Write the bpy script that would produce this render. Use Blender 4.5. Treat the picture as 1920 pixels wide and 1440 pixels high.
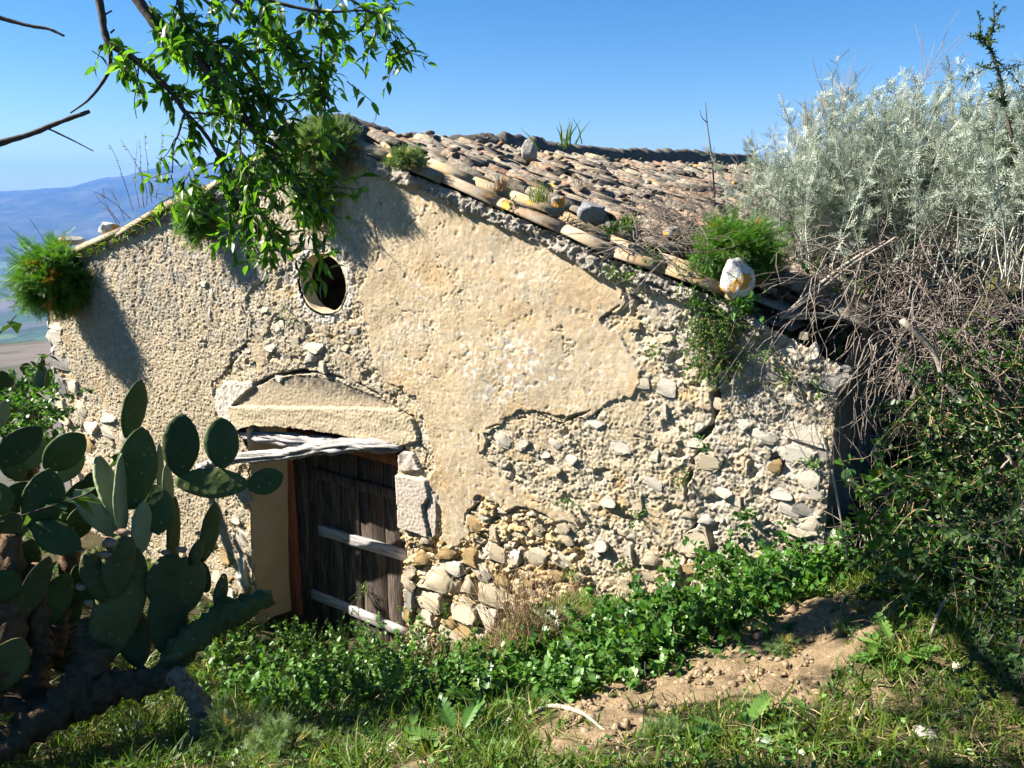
import bpy, math, random
import numpy as np
from mathutils import Vector, Matrix

for o in list(bpy.data.objects):
    bpy.data.objects.remove(o, do_unlink=True)
SC = bpy.context.scene
COL = SC.collection
RNG = np.random.default_rng(11)
random.seed(5)

# ------------------------------------------------------------------ camera, sky, sun, exposure
EYE = np.array([0.0, 0.0, 1.6])
PITCH = math.radians(13.6)
FPX = 1507.0
FW = np.array([0, math.cos(PITCH), -math.sin(PITCH)])
UP = np.array([0, math.sin(PITCH), math.cos(PITCH)])
RT = np.array([1.0, 0, 0])

cam_d = bpy.data.cameras.new('camera')
cam = bpy.data.objects.new('camera', cam_d)
COL.objects.link(cam)
cam_d.sensor_width = 36.0
cam_d.lens = 36.0 * FPX / 1920.0
cam_d.clip_start = 0.05
cam_d.clip_end = 90000.0
cam.location = EYE
cam.rotation_euler = (math.pi / 2 - PITCH, 0, 0)
SC.camera = cam

# gable wall frame: X along the wall to the right, N outward normal
BETA = math.radians(35.0)
WX = np.array([math.cos(BETA), -math.sin(BETA), 0])
WN = np.array([-math.sin(BETA), -math.cos(BETA), 0])

SUN_FROM_NORMAL = math.radians(61.0)
SUN_EL = math.radians(38.0)
_a = BETA + SUN_FROM_NORMAL                       # angle from -y towards -x
SUN_DIR = np.array([-math.sin(_a) * math.cos(SUN_EL), -math.cos(_a) * math.cos(SUN_EL), math.sin(SUN_EL)])
sun_d = bpy.data.lights.new('sun', 'SUN')
sun_d.energy = 5.0
sun_d.angle = math.radians(0.53)
sun_d.color = (1.0, 0.93, 0.82)
sun = bpy.data.objects.new('sun', sun_d)
COL.objects.link(sun)
sun.rotation_euler = Vector(SUN_DIR).to_track_quat('Z', 'Y').to_euler()

world = bpy.data.worlds.new('World')
SC.world = world
world.use_nodes = True
wt = world.node_tree
for n in list(wt.nodes):
    wt.nodes.remove(n)
w_out = wt.nodes.new('ShaderNodeOutputWorld')
w_bg = wt.nodes.new('ShaderNodeBackground')
w_sky = wt.nodes.new('ShaderNodeTexSky')
w_sky.sky_type = 'NISHITA'
w_sky.sun_disc = False
w_sky.sun_elevation = SUN_EL
w_sky.sun_rotation = math.atan2(SUN_DIR[0], SUN_DIR[1])
w_sky.altitude = 500
w_sky.air_density = 1.0
w_sky.dust_density = 0.15
w_sky.ozone_density = 4.2
w_bg.inputs['Strength'].default_value = 0.036
w_hs = wt.nodes.new('ShaderNodeHueSaturation')
w_hs.inputs['Saturation'].default_value = 1.32
wt.links.new(w_sky.outputs[0], w_hs.inputs['Color'])
wt.links.new(w_hs.outputs[0], w_bg.inputs[0])
wt.links.new(w_bg.outputs[0], w_out.inputs[0])

SC.view_settings.view_transform = 'Standard'
SC.view_settings.look = 'None'
SC.view_settings.gamma = 1.0
SC.view_settings.use_curve_mapping = False
SC.view_settings.exposure = 1.95
SC.render.engine = 'CYCLES'
SC.cycles.use_denoising = True
SC.cycles.max_bounces = 6
SC.cycles.diffuse_bounces = 2
SC.cycles.glossy_bounces = 2
SC.cycles.transmission_bounces = 3
SC.cycles.volume_bounces = 0
SC.cycles.transparent_max_bounces = 4
SC.cycles.caustics_reflective = False
SC.cycles.caustics_refractive = False

# ------------------------------------------------------------------ measuring helpers
def ray(x, y):
    return FW + RT * ((x - 960) / FPX) + UP * ((720 - y) / FPX)

def P(x, y, d):
    """point seen at photo position x, y at depth d along the view axis"""
    return EYE + ray(x, y) * d

_r = ray(610, 1000)
WO = EYE + _r * (5.525 / _r[1])
WO[2] = 0.0

def W(x, y, off=0.0):
    """photo position -> (s, z) on the gable wall plane (or a plane off metres in front of it)"""
    r = ray(x, y)
    t = ((WO + WN * off - EYE) @ WN) / (r @ WN)
    q = EYE + r * t
    return np.array([(q - WO) @ WX, q[2]])

def wp(s, z, off=0.0):
    return WO + WX * s + WN * off + np.array([0, 0, z])

def wp_arr(s, z, off):
    s, z, off = np.broadcast_arrays(np.asarray(s, float), np.asarray(z, float), np.asarray(off, float))
    return WO + s[..., None] * WX + off[..., None] * WN + z[..., None] * np.array([0, 0, 1.0])

def depth_of(p):
    return float((np.asarray(p) - EYE) @ FW)

# ------------------------------------------------------------------ noise
def _h(ix, iy, seed):
    n = (ix.astype(np.int64) * 374761393 + iy.astype(np.int64) * 668265263 + seed * 974634777) & 0xffffffff
    n = ((n ^ (n >> 13)) * 1274126177) & 0xffffffff
    n = (n ^ (n >> 16)) & 0xffffffff
    return n / 4294967295.0

_tr = np.random.default_rng(3).uniform(0, 2 * np.pi, 65536)
_TR = np.random.default_rng(4).random(65536).astype(np.float32)
_TX = (np.cos(_tr) * 1.5).astype(np.float32); _TY = (np.sin(_tr) * 1.5).astype(np.float32)
def noise2(x, y, seed=0):
    x = np.asarray(x, np.float64); y = np.asarray(y, np.float64)
    x0 = np.floor(x); y0 = np.floor(y)
    fx = (x - x0).astype(np.float32); fy = (y - y0).astype(np.float32)
    xi = x0.astype(np.int32) + int(seed) * 37; yi = y0.astype(np.int32) + int(seed) * 101
    xa = (xi & 255) << 8; xb = ((xi + 1) & 255) << 8; ya = yi & 255; yb = (yi + 1) & 255
    u = fx * fx * fx * (fx * (fx * 6 - 15) + 10); v = fy * fy * fy * (fy * (fy * 6 - 15) + 10)
    i = xa | ya; a = _TX[i] * fx + _TY[i] * fy
    i = xb | ya; b = _TX[i] * (fx - 1) + _TY[i] * fy
    a += (b - a) * u
    i = xa | yb; c = _TX[i] * fx + _TY[i] * (fy - 1)
    i = xb | yb; d = _TX[i] * (fx - 1) + _TY[i] * (fy - 1)
    c += (d - c) * u
    return a + (c - a) * v

def fbm2(x, y, octv=4, seed=0, gain=0.5):
    s = np.zeros(np.shape(x)); a = 1.0; t = 0.0
    for i in range(octv):
        s = s + a * noise2(x * 2 ** i + i * 17.3, y * 2 ** i - i * 9.1, seed + i)
        t += a; a *= gain
    return s / t

def worley(x, y, seed=0):
    """F1, F2, random id of the nearest cell"""
    xi = np.floor(x).astype(np.int64); yi = np.floor(y).astype(np.int64)
    f1 = np.full(np.shape(x), 9.0); f2 = np.full(np.shape(x), 9.0); cid = np.zeros(np.shape(x))
    for dx in (-1, 0, 1):
        for dy in (-1, 0, 1):
            cx = xi + dx; cy = yi + dy
            px = cx + 0.1 + 0.8 * _h(cx, cy, seed); py = cy + 0.1 + 0.8 * _h(cx, cy, seed + 77)
            d = np.hypot(px - x, py - y)
            near = d < f1
            f2 = np.where(near, f1, np.minimum(f2, d))
            cid = np.where(near, _h(cx, cy, seed + 191), cid)
            f1 = np.where(near, d, f1)
    return f1, f2, cid

def facets(x, y, seed=0, tilt=1.2):
    """broken angular relief: every cell is a small tilted plane; -> height about 0..1, id, edge distance"""
    xi = np.floor(x).astype(np.int32); yi = np.floor(y).astype(np.int32)
    f1 = np.full(np.shape(x), 9.0, np.float32); f2 = f1.copy(); cid = np.zeros(np.shape(x), np.float32); ox = cid.copy(); oy = cid.copy(); r2 = cid.copy(); r3 = cid.copy()
    for dx in (-1, 0, 1):
        for dy in (-1, 0, 1):
            cx = xi + dx; cy = yi + dy
            k = ((cx + seed * 37) & 255) << 8 | ((cy + seed * 101) & 255)
            px = (cx + .5 + .28 * _TX[k] - x).astype(np.float32); py = (cy + .5 + .28 * _TY[k] - y).astype(np.float32)
            d = np.hypot(px, py); near = d < f1
            f2 = np.where(near, f1, np.minimum(f2, d))
            k2 = (k * 7 + 13) & 65535; k3 = (k * 11 + 57) & 65535
            cid = np.where(near, _TR[k2], cid); r2 = np.where(near, _TR[k3], r2); r3 = np.where(near, _TR[(k3 + 999) & 65535], r3)
            ox = np.where(near, px, ox); oy = np.where(near, py, oy); f1 = np.where(near, d, f1)
    return cid + tilt * ((r2 - .5) * ox + (r3 - .5) * oy), cid, f2 - f1

def noise3(p, seed=0):
    """cheap smooth 3d noise for lumps"""
    return (noise2(p[..., 0] + 3.1 * p[..., 2], p[..., 1] - 1.7 * p[..., 2], seed)
            + noise2(p[..., 1] + 2.3 * p[..., 0], p[..., 2] + 0.7 * p[..., 1], seed + 5)) * 0.6

def sstep(a, b, x):
    t = np.clip((x - a) / (b - a), 0, 1)
    return t * t * (3 - 2 * t)

def inside(poly, x, y):
    poly = np.asarray(poly, float)
    r = np.zeros(np.shape(x), bool)
    n = len(poly); j = n - 1
    for i in range(n):
        xi, yi = poly[i]; xj, yj = poly[j]
        if yi != yj:
            c = ((yi > y) != (yj > y)) & (x < (xj - xi) * (y - yi) / (yj - yi) + xi)
            r ^= c
        j = i
    return r

def line_dist(pts, x, y):
    d = np.full(np.shape(x), 1e9)
    for (ax, ay), (bx, by) in zip(pts[:-1], pts[1:]):
        vx, vy = bx - ax, by - ay
        t = np.clip(((x - ax) * vx + (y - ay) * vy) / (vx * vx + vy * vy + 1e-12), 0, 1)
        d = np.minimum(d, np.hypot(x - ax - t * vx, y - ay - t * vy))
    return d

# ------------------------------------------------------------------ mesh helpers
def nrm(a):
    a = np.asarray(a, float)
    return a / np.maximum(np.linalg.norm(a, axis=-1, keepdims=True), 1e-9)

def make_mesh(name, V, faces, mats, rnd=None, col=None, fmat=None, smooth=False):
    """faces: list of (n,3)/(n,4) int arrays; fmat: list of ints or arrays, one per face array"""
    me = bpy.data.meshes.new(name)
    V = np.asarray(V, np.float32)
    me.vertices.add(len(V))
    me.vertices.foreach_set('co', V.ravel())
    faces = [np.asarray(f, np.int32) for f in faces if len(f)]
    loops = np.concatenate([f.ravel() for f in faces])
    tot = np.concatenate([np.full(len(f), f.shape[1], np.int32) for f in faces])
    st = np.concatenate([[0], np.cumsum(tot)[:-1]]).astype(np.int32)
    me.loops.add(len(loops)); me.loops.foreach_set('vertex_index', loops)
    me.polygons.add(len(tot)); me.polygons.foreach_set('loop_start', st)
    if not isinstance(mats, (list, tuple)):
        mats = [mats]
    for m in mats:
        me.materials.append(m)
    if fmat is not None:
        fm = np.concatenate([np.full(len(f), a, np.int32) if np.isscalar(a) else np.asarray(a, np.int32) for f, a in zip(faces, fmat)])
        me.polygons.foreach_set('material_index', fm)
    if smooth:
        me.polygons.foreach_set('use_smooth', np.ones(len(tot), bool))
    if rnd is not None:
        a = me.attributes.new('rnd', 'FLOAT', 'POINT')
        a.data.foreach_set('value', np.asarray(rnd, np.float32))
    if col is not None:
        a = me.attributes.new('col', 'FLOAT_COLOR', 'POINT')
        c = np.ones((len(V), 4), np.float32); c[:, :3] = col
        a.data.foreach_set('color', c.ravel())
    me.update(calc_edges=True)
    return me

def link(name, me, parent=None):
    o = bpy.data.objects.new(name, me)
    COL.objects.link(o)
    if parent is not None:
        o.parent = parent
        o.matrix_parent_inverse = Matrix.Translation(-parent.matrix_world_loc) if hasattr(parent, 'matrix_world_loc') else Matrix.Identity(4)
    return o

LOC = {}
def put(name, me, parent=None, world_loc=(0, 0, 0), rot=None, scale=None):
    """link an object; its mesh is in coordinates about world_loc, the parent's own place is taken off"""
    o = bpy.data.objects.new(name, me)
    COL.objects.link(o)
    wl = np.asarray(world_loc, float)
    LOC[o] = wl
    if parent is not None:
        o.parent = parent
        o.location = wl - LOC[parent]
    else:
        o.location = wl
    if rot is not None:
        o.rotation_mode = 'QUATERNION'; o.rotation_quaternion = rot
    if scale is not None:
        o.scale = scale
    return o

def empty(name, loc):
    o = bpy.data.objects.new(name, None)
    COL.objects.link(o)
    o.empty_display_size = 0.2
    o.location = loc
    LOC[o] = np.asarray(loc, float)
    return o

def tag(o, label, cat, group=None):
    o['label'] = label; o['category'] = cat
    if group:
        o['group'] = group
    return o

def kind(o, k):
    o['kind'] = k
    return o

class MB:
    """collects pieces into one mesh"""
    def __init__(self):
        self.V = []; self.T = []; self.Q = []; self.TM = []; self.QM = []; self.R = []; self.C = []; self.n = 0
    def add(self, V, tris=None, quads=None, mat=0, rnd=0.5, col=None):
        V = np.asarray(V, float).reshape(-1, 3)
        if tris is not None and len(tris):
            t = np.asarray(tris).reshape(-1, 3) + self.n
            self.T.append(t); self.TM.append(np.full(len(t), mat))
        if quads is not None and len(quads):
            q = np.asarray(quads).reshape(-1, 4) + self.n
            self.Q.append(q); self.QM.append(np.full(len(q), mat))
        self.V.append(V)
        self.R.append(np.broadcast_to(np.asarray(rnd, float).reshape(-1) if np.ndim(rnd) else np.array([rnd]), (len(V),)))
        self.n += len(V)
        return self
    def mesh(self, name, mats, smooth=False, origin=(0, 0, 0)):
        F = []; M = []
        if self.T: F.append(np.concatenate(self.T)); M.append(np.concatenate(self.TM))
        if self.Q: F.append(np.concatenate(self.Q)); M.append(np.concatenate(self.QM))
        return make_mesh(name, np.concatenate(self.V) - np.asarray(origin, float), F, mats, rnd=np.concatenate(self.R), fmat=M, smooth=smooth)
    def obj(self, name, mats, parent=None, origin=(0, 0, 0), smooth=False):
        return put(name, self.mesh(name, mats, smooth, origin), parent, origin)

# -- strands and tubes
def strands(base, d, length, nseg, grav=0.0, wig=0.2, rng=RNG, up=0.0):
    """N curved polylines -> (N, nseg+1, 3)"""
    base = np.asarray(base, float); d = nrm(d); N = len(base)
    L = np.broadcast_to(np.asarray(length, float), (N,)) / nseg
    pts = np.zeros((N, nseg + 1, 3)); pts[:, 0] = base
    cur = d.copy()
    for i in range(nseg):
        cur = cur + rng.normal(0, wig, (N, 3)); cur[:, 2] += (up - grav)
        cur = nrm(cur)
        pts[:, i + 1] = pts[:, i] + cur * L[:, None]
    return pts

def tubes(poly, r0, r1, sides=3, rpow=1.0):
    """poly (N,K,3) -> verts, quads; radii from r0 (N or scalar) to r1"""
    poly = np.asarray(poly, float)
    N, K, _ = poly.shape
    tg = np.zeros_like(poly)
    tg[:, 1:-1] = poly[:, 2:] - poly[:, :-2]; tg[:, 0] = poly[:, 1] - poly[:, 0]; tg[:, -1] = poly[:, -1] - poly[:, -2]
    tg = nrm(tg)
    ref = np.array([0.31, 0.17, 0.93]) * np.ones_like(tg)
    bad = np.abs(np.sum(ref * tg, -1)) > 0.95
    ref[bad] = np.array([1.0, 0.1, 0])
    a = nrm(np.cross(tg, ref)); b = np.cross(tg, a)
    f = np.linspace(0, 1, K)[None, :] ** rpow
    r0 = np.broadcast_to(np.asarray(r0, float), (N,))[:, None]; r1 = np.broadcast_to(np.asarray(r1, float), (N,))[:, None]
    r = r0 + (r1 - r0) * f
    ang = np.arange(sides) / sides * 2 * np.pi
    V = poly[:, :, None] + r[:, :, None, None] * (np.cos(ang)[None, None, :, None] * a[:, :, None] + np.sin(ang)[None, None, :, None] * b[:, :, None])
    idx = np.arange(N * K * sides).reshape(N, K, sides)
    q = np.stack([idx[:, :-1], np.roll(idx[:, :-1], -1, 2), np.roll(idx[:, 1:], -1, 2), idx[:, 1:]], -1)
    return V.reshape(-1, 3), q.reshape(-1, 4)

def sample(poly, f):
    """poly (N,K,3), f (N,M) in 0..1 -> points and tangents (N,M,3)"""
    N, K, _ = poly.shape
    t = np.clip(f, 0, 0.9999) * (K - 1)
    i = t.astype(int); u = (t - i)[..., None]
    n = np.arange(N)[:, None]
    a = poly[n, i]; b = poly[n, i + 1]
    return a + (b - a) * u, nrm(b - a)

# -- leaves: local frame x along the leaf, y across, z up
LEAF = {
    'fold': (np.array([(0, 0, 0), (.38, .5, .10), (1, 0, -.10), (.38, -.5, .10)], float), [(0, 1, 2), (0, 2, 3)]),
    'ovate': (np.array([(0, 0, 0), (.22, .42, .05), (.6, .42, .03), (1, 0, -.12), (.6, -.42, .03), (.22, -.42, .05), (.45, 0, -.03)], float),
              [(0, 1, 6), (1, 2, 6), (2, 3, 6), (3, 4, 6), (4, 5, 6), (5, 0, 6)]),
    'lance': (np.array([(0, 0, 0), (.25, .42, .06), (.6, .46, -.02), (1, 0, -.28), (.6, -.46, -.02), (.25, -.42, .06), (.3, 0, 0), (.65, 0, -.07)], float),
              [(0, 1, 6), (1, 2, 7), (1, 7, 6), (2, 3, 7), (3, 4, 7), (4, 5, 7), (5, 6, 7), (5, 0, 6)]),
    'needle': (np.array([(0, .5, 0), (1, 0, 0), (0, -.5, 0)], float), [(0, 1, 2)]),
    'blade': (np.array([(0, .5, 0), (.5, .4, .06), (1, 0, -.15), (.5, -.4, .06), (0, -.5, 0)], float), [(0, 1, 3), (1, 2, 3), (0, 3, 4)]),
}
def _feather():
    V = []; F = []
    for i, x in enumerate((.15, .4, .62, .82)):
        for sgn in (-1, 1):
            n = len(V); l = .42 - .25 * abs(x - .4)
            V += [(x, 0, 0), (x + .10, 0, 0), (x + .28, sgn * l, .06)]
            F.append((n, n + 1, n + 2))
    n = len(V)
    V += [(0, .04, 0), (1, 0, -.05), (0, -.04, 0)]; F.append((n, n + 1, n + 2))
    return np.array(V, float), F
LEAF['feather'] = _feather()
def _lobed():
    V = []; F = []; k = 7
    for i in range(k + 1):                                   # midrib strip
        x = i / k; V += [(x, .045 * (1 - x) + .004, -.16 * x * x), (x, -.045 * (1 - x) - .004, -.16 * x * x)]
    for i in range(k):
        a = 2 * i; F += [(a, a + 2, a + 1), (a + 1, a + 2, a + 3)]
    for sgn, off in ((1, 0), (-1, 1)):
        for i in range(1, k):
            x = i / k; w = .52 * math.sin(math.pi * (x * .8 + .14))
            a = 2 * i + off; p = 2 * (i - 1) + off; n = len(V)
            V += [(x + .02, sgn * w, .05), (x + .10, sgn * w * .55, .0)]
            F += [(p, n, a), (a, n, n + 1)] if sgn > 0 else [(p, a, n), (a, n + 1, n)]
    return np.array(V, float), F
LEAF['lobed'] = _lobed()

def leaves(mb, pos, d, L, Wd, tpl='fold', up=None, mat=0, rng=RNG, rnd=None):
    pos = np.asarray(pos, float).reshape(-1, 3); d = nrm(np.asarray(d, float).reshape(-1, 3)); M = len(pos)
    if M == 0:
        return
    if up is None:
        up = np.array([0, 0, 1.0]) + rng.normal(0, 0.55, (M, 3))
    up = np.broadcast_to(up, (M, 3))
    y = nrm(np.cross(up, d)); z = np.cross(d, y)
    TV, TF = LEAF[tpl]; TF = np.asarray(TF)
    L = np.broadcast_to(np.asarray(L, float), (M,)); Wd = np.broadcast_to(np.asarray(Wd, float), (M,))
    V = (pos[:, None] + d[:, None] * (TV[None, :, 0:1] * L[:, None, None]) + y[:, None] * (TV[None, :, 1:2] * Wd[:, None, None])
         + z[:, None] * (TV[None, :, 2:3] * L[:, None, None]))
    k = len(TV)
    F = (np.arange(M)[:, None, None] * k + TF[None]).reshape(-1, 3)
    if rnd is None:
        rnd = rng.random(M)
    mb.add(V.reshape(-1, 3), tris=F, mat=mat, rnd=np.repeat(np.broadcast_to(rnd, (M,)), k))

def rand_dirs(n, rng=RNG, zmin=-1.0):
    z = rng.uniform(zmin, 1, n); a = rng.uniform(0, 2 * np.pi, n); r = np.sqrt(1 - z * z)
    return np.stack([r * np.cos(a), r * np.sin(a), z], 1)

def smooth_path(pts, n):
    """Catmull-Rom through pts -> n points"""
    p = np.asarray(pts, float)
    q = np.concatenate([[2 * p[0] - p[1]], p, [2 * p[-1] - p[-2]]])
    t = np.linspace(0, len(p) - 1 - 1e-6, n); i = t.astype(int); u = (t - i)[:, None]
    a, b, c, d = q[i], q[i + 1], q[i + 2], q[i + 3]
    return 0.5 * ((2 * b) + (-a + c) * u + (2 * a - 5 * b + 4 * c - d) * u ** 2 + (-a + 3 * b - 3 * c + d) * u ** 3)

def tube_path(path, r, sides=10, rough=0.0, seed=0, cap=True, groove=0.0):
    """one tube along a path (n,3) with radii r (n), lumpy; -> V, quads, tris"""
    path = np.asarray(path, float); n = len(path)
    r = np.broadcast_to(np.asarray(r, float), (n,))
    tg = np.gradient(path, axis=0); tg = nrm(tg)
    ref = np.array([0.2, 0.1, 0.97]) if abs(tg[:, 2]).max() < 0.9 else np.array([1.0, 0.15, 0.05])
    a = nrm(np.cross(tg, ref)); b = np.cross(tg, a)
    ang = np.arange(sides) / sides * 2 * np.pi
    rr = np.ones((n, sides))
    li = np.arange(n)[:, None] * 0.37 + 0 * ang[None]
    rr += rough * noise2(li + seed * 7.7, np.cos(ang)[None] * 1.7 + np.sin(ang)[None] * 2.9 + 0 * li, seed)
    if groove:
        rr += groove * noise2(li * 0.25 + seed, ang[None] * sides / 7.0 + 0 * li, seed + 3)
    V = path[:, None] + (r[:, None] * rr)[..., None] * (np.cos(ang)[None, :, None] * a[:, None] + np.sin(ang)[None, :, None] * b[:, None])
    idx = np.arange(n * sides).reshape(n, sides)
    q = np.stack([idx[:-1], np.roll(idx[:-1], -1, 1), np.roll(idx[1:], -1, 1), idx[1:]], -1).reshape(-1, 4)
    V = V.reshape(-1, 3); tris = []
    if cap:
        c0 = len(V); V = np.concatenate([V, path[:1], path[-1:]])
        for j in range(sides):
            tris.append((c0, idx[0, (j + 1) % sides], idx[0, j]))
            tris.append((c0 + 1, idx[-1, j], idx[-1, (j + 1) % sides]))
    return V, q, np.array(tris, int).reshape(-1, 3)

# rock meshes: convex faceted lumps
_ico_cache = {}
def icosphere(sub):
    if sub in _ico_cache:
        return _ico_cache[sub]
    import bmesh
    bm = bmesh.new(); bmesh.ops.create_icosphere(bm, subdivisions=sub, radius=1.0)
    V = np.array([v.co[:] for v in bm.verts]); F = np.array([[v.index for v in f.verts] for f in bm.faces])
    bm.free(); _ico_cache[sub] = (V, F)
    return V, F

def rock_verts(seed, sub=2, cuts=9, rough=0.10, box=0.55):
    rng = np.random.default_rng(seed)
    V, F = icosphere(sub)
    p = np.sign(V) * np.abs(V) ** box                       # towards a block
    p = p / np.abs(p).max()
    for _ in range(cuts):                                    # planar breaks
        n = nrm(rng.normal(0, 1, 3)); d = rng.uniform(0.62, 0.95)
        h = p @ n - d
        p = p - np.where(h > 0, h, 0)[:, None] * n
    p = p * (1 + rough * noise3(p * 1.6 + seed, seed)[:, None] + rough * 0.5 * noise3(p * 4 + seed, seed + 3)[:, None])
    return p, F

# ------------------------------------------------------------------ materials
class NT:
    def __init__(self, name):
        self.m = bpy.data.materials.new(name); self.m.use_nodes = True
        self.t = self.m.node_tree
        for n in list(self.t.nodes):
            self.t.nodes.remove(n)
        self.out = self.n('ShaderNodeOutputMaterial')
    def n(self, typ, **kw):
        nd = self.t.nodes.new(typ)
        for k, v in kw.items():
            setattr(nd, k, v)
        return nd
    def l(self, a, b):
        self.t.links.new(a, b)
    def coords(self):
        return self.n('ShaderNodeTexCoord').outputs['Object']
    def noise(self, scale, detail=4, rough=0.6, vec=None, dist=0.0):
        nd = self.n('ShaderNodeTexNoise')
        nd.inputs['Scale'].default_value = scale; nd.inputs['Detail'].default_value = detail
        nd.inputs['Roughness'].default_value = rough; nd.inputs['Distortion'].default_value = dist
        if vec is not None: self.l(vec, nd.inputs['Vector'])
        return nd.outputs['Fac']
    def voro(self, scale, vec=None, feature='F1', rnd=1.0):
        nd = self.n('ShaderNodeTexVoronoi', feature=feature); nd.inputs['Scale'].default_value = scale
        nd.inputs['Randomness'].default_value = rnd
        if vec is not None: self.l(vec, nd.inputs['Vector'])
        return nd
    def ramp(self, fac, stops, interp='LINEAR'):
        nd = self.n('ShaderNodeValToRGB'); cr = nd.color_ramp; cr.interpolation = interp
        while len(cr.elements) < len(stops): cr.elements.new(0.5)
        for e, (p, c) in zip(cr.elements, stops):
            e.position = p; e.color = (c[0], c[1], c[2], 1) if not np.isscalar(c) else (c, c, c, 1)
        self.l(fac, nd.inputs[0]); return nd.outputs[0]
    def mix(self, fac, a, b, mode='MIX'):
        nd = self.n('ShaderNodeMix', data_type='RGBA', blend_type=mode)
        for sock, v in ((nd.inputs[0], fac), (nd.inputs[6], a), (nd.inputs[7], b)):
            if isinstance(v, (int, float)): sock.default_value = v
            elif isinstance(v, tuple): sock.default_value = (v[0], v[1], v[2], 1)
            else: self.l(v, sock)
        return nd.outputs[2]
    def math(self, op, a, b=0.0):
        nd = self.n('ShaderNodeMath', operation=op)
        for s, v in ((nd.inputs[0], a), (nd.inputs[1], b)):
            if isinstance(v, (int, float)): s.default_value = v
            else: self.l(v, s)
        return nd.outputs[0]
    def attr(self, name, out='Fac'):
        return self.n('ShaderNodeAttribute', attribute_name=name).outputs[out]
    def bump(self, h, strength=0.5, dist=0.01, normal=None):
        nd = self.n('ShaderNodeBump'); nd.inputs['Strength'].default_value = strength; nd.inputs['Distance'].default_value = dist
        self.l(h, nd.inputs['Height'])
        if normal is not None: self.l(normal, nd.inputs['Normal'])
        return nd.outputs[0]
    def principled(self, col, rough=0.85, spec=0.25, normal=None):
        nd = self.n('ShaderNodeBsdfPrincipled')
        if isinstance(col, tuple): nd.inputs['Base Color'].default_value = (*col, 1)
        else: self.l(col, nd.inputs['Base Color'])
        if isinstance(rough, (int, float)): nd.inputs['Roughness'].default_value = rough
        else: self.l(rough, nd.inputs['Roughness'])
        nd.inputs['Specular IOR Level'].default_value = spec
        if normal is not None: self.l(normal, nd.inputs['Normal'])
        return nd
    def done(self, bsdf):
        self.l(bsdf.outputs[0], self.out.inputs[0]); return self.m

def leaf_mat(name, stops, trans=0.35, tcol=None, rough=0.5, spec=0.3):
    t = NT(name)
    c = t.ramp(t.attr('rnd'), stops)
    p = t.principled(c, rough, spec)
    tr = t.n('ShaderNodeBsdfTranslucent')
    t.l(t.mix(1.0, c, tcol or (1.5, 1.6, .7), 'MULTIPLY'), tr.inputs[0])
    mx = t.n('ShaderNodeMixShader'); mx.inputs[0].default_value = trans
    t.l(p.outputs[0], mx.inputs[1]); t.l(tr.outputs[0], mx.inputs[2]); t.l(mx.outputs[0], t.out.inputs[0])
    return t.m

def bark_mat(name, a, b, scale=30, bump=0.6, dist=0.006, stretch=None):
    t = NT(name); v = t.coords()
    if stretch:
        mp = t.n('ShaderNodeMapping'); mp.inputs['Scale'].default_value = stretch; t.l(v, mp.inputs[0]); v = mp.outputs[0]
    n = t.noise(scale, 5, .65, v)
    c = t.ramp(n, [(.3, a), (.7, b)])
    c = t.mix(t.math('MULTIPLY', t.attr('rnd'), .35), c, b)
    return t.done(t.principled(c, .85, .2, t.bump(n, bump, dist)))

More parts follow.
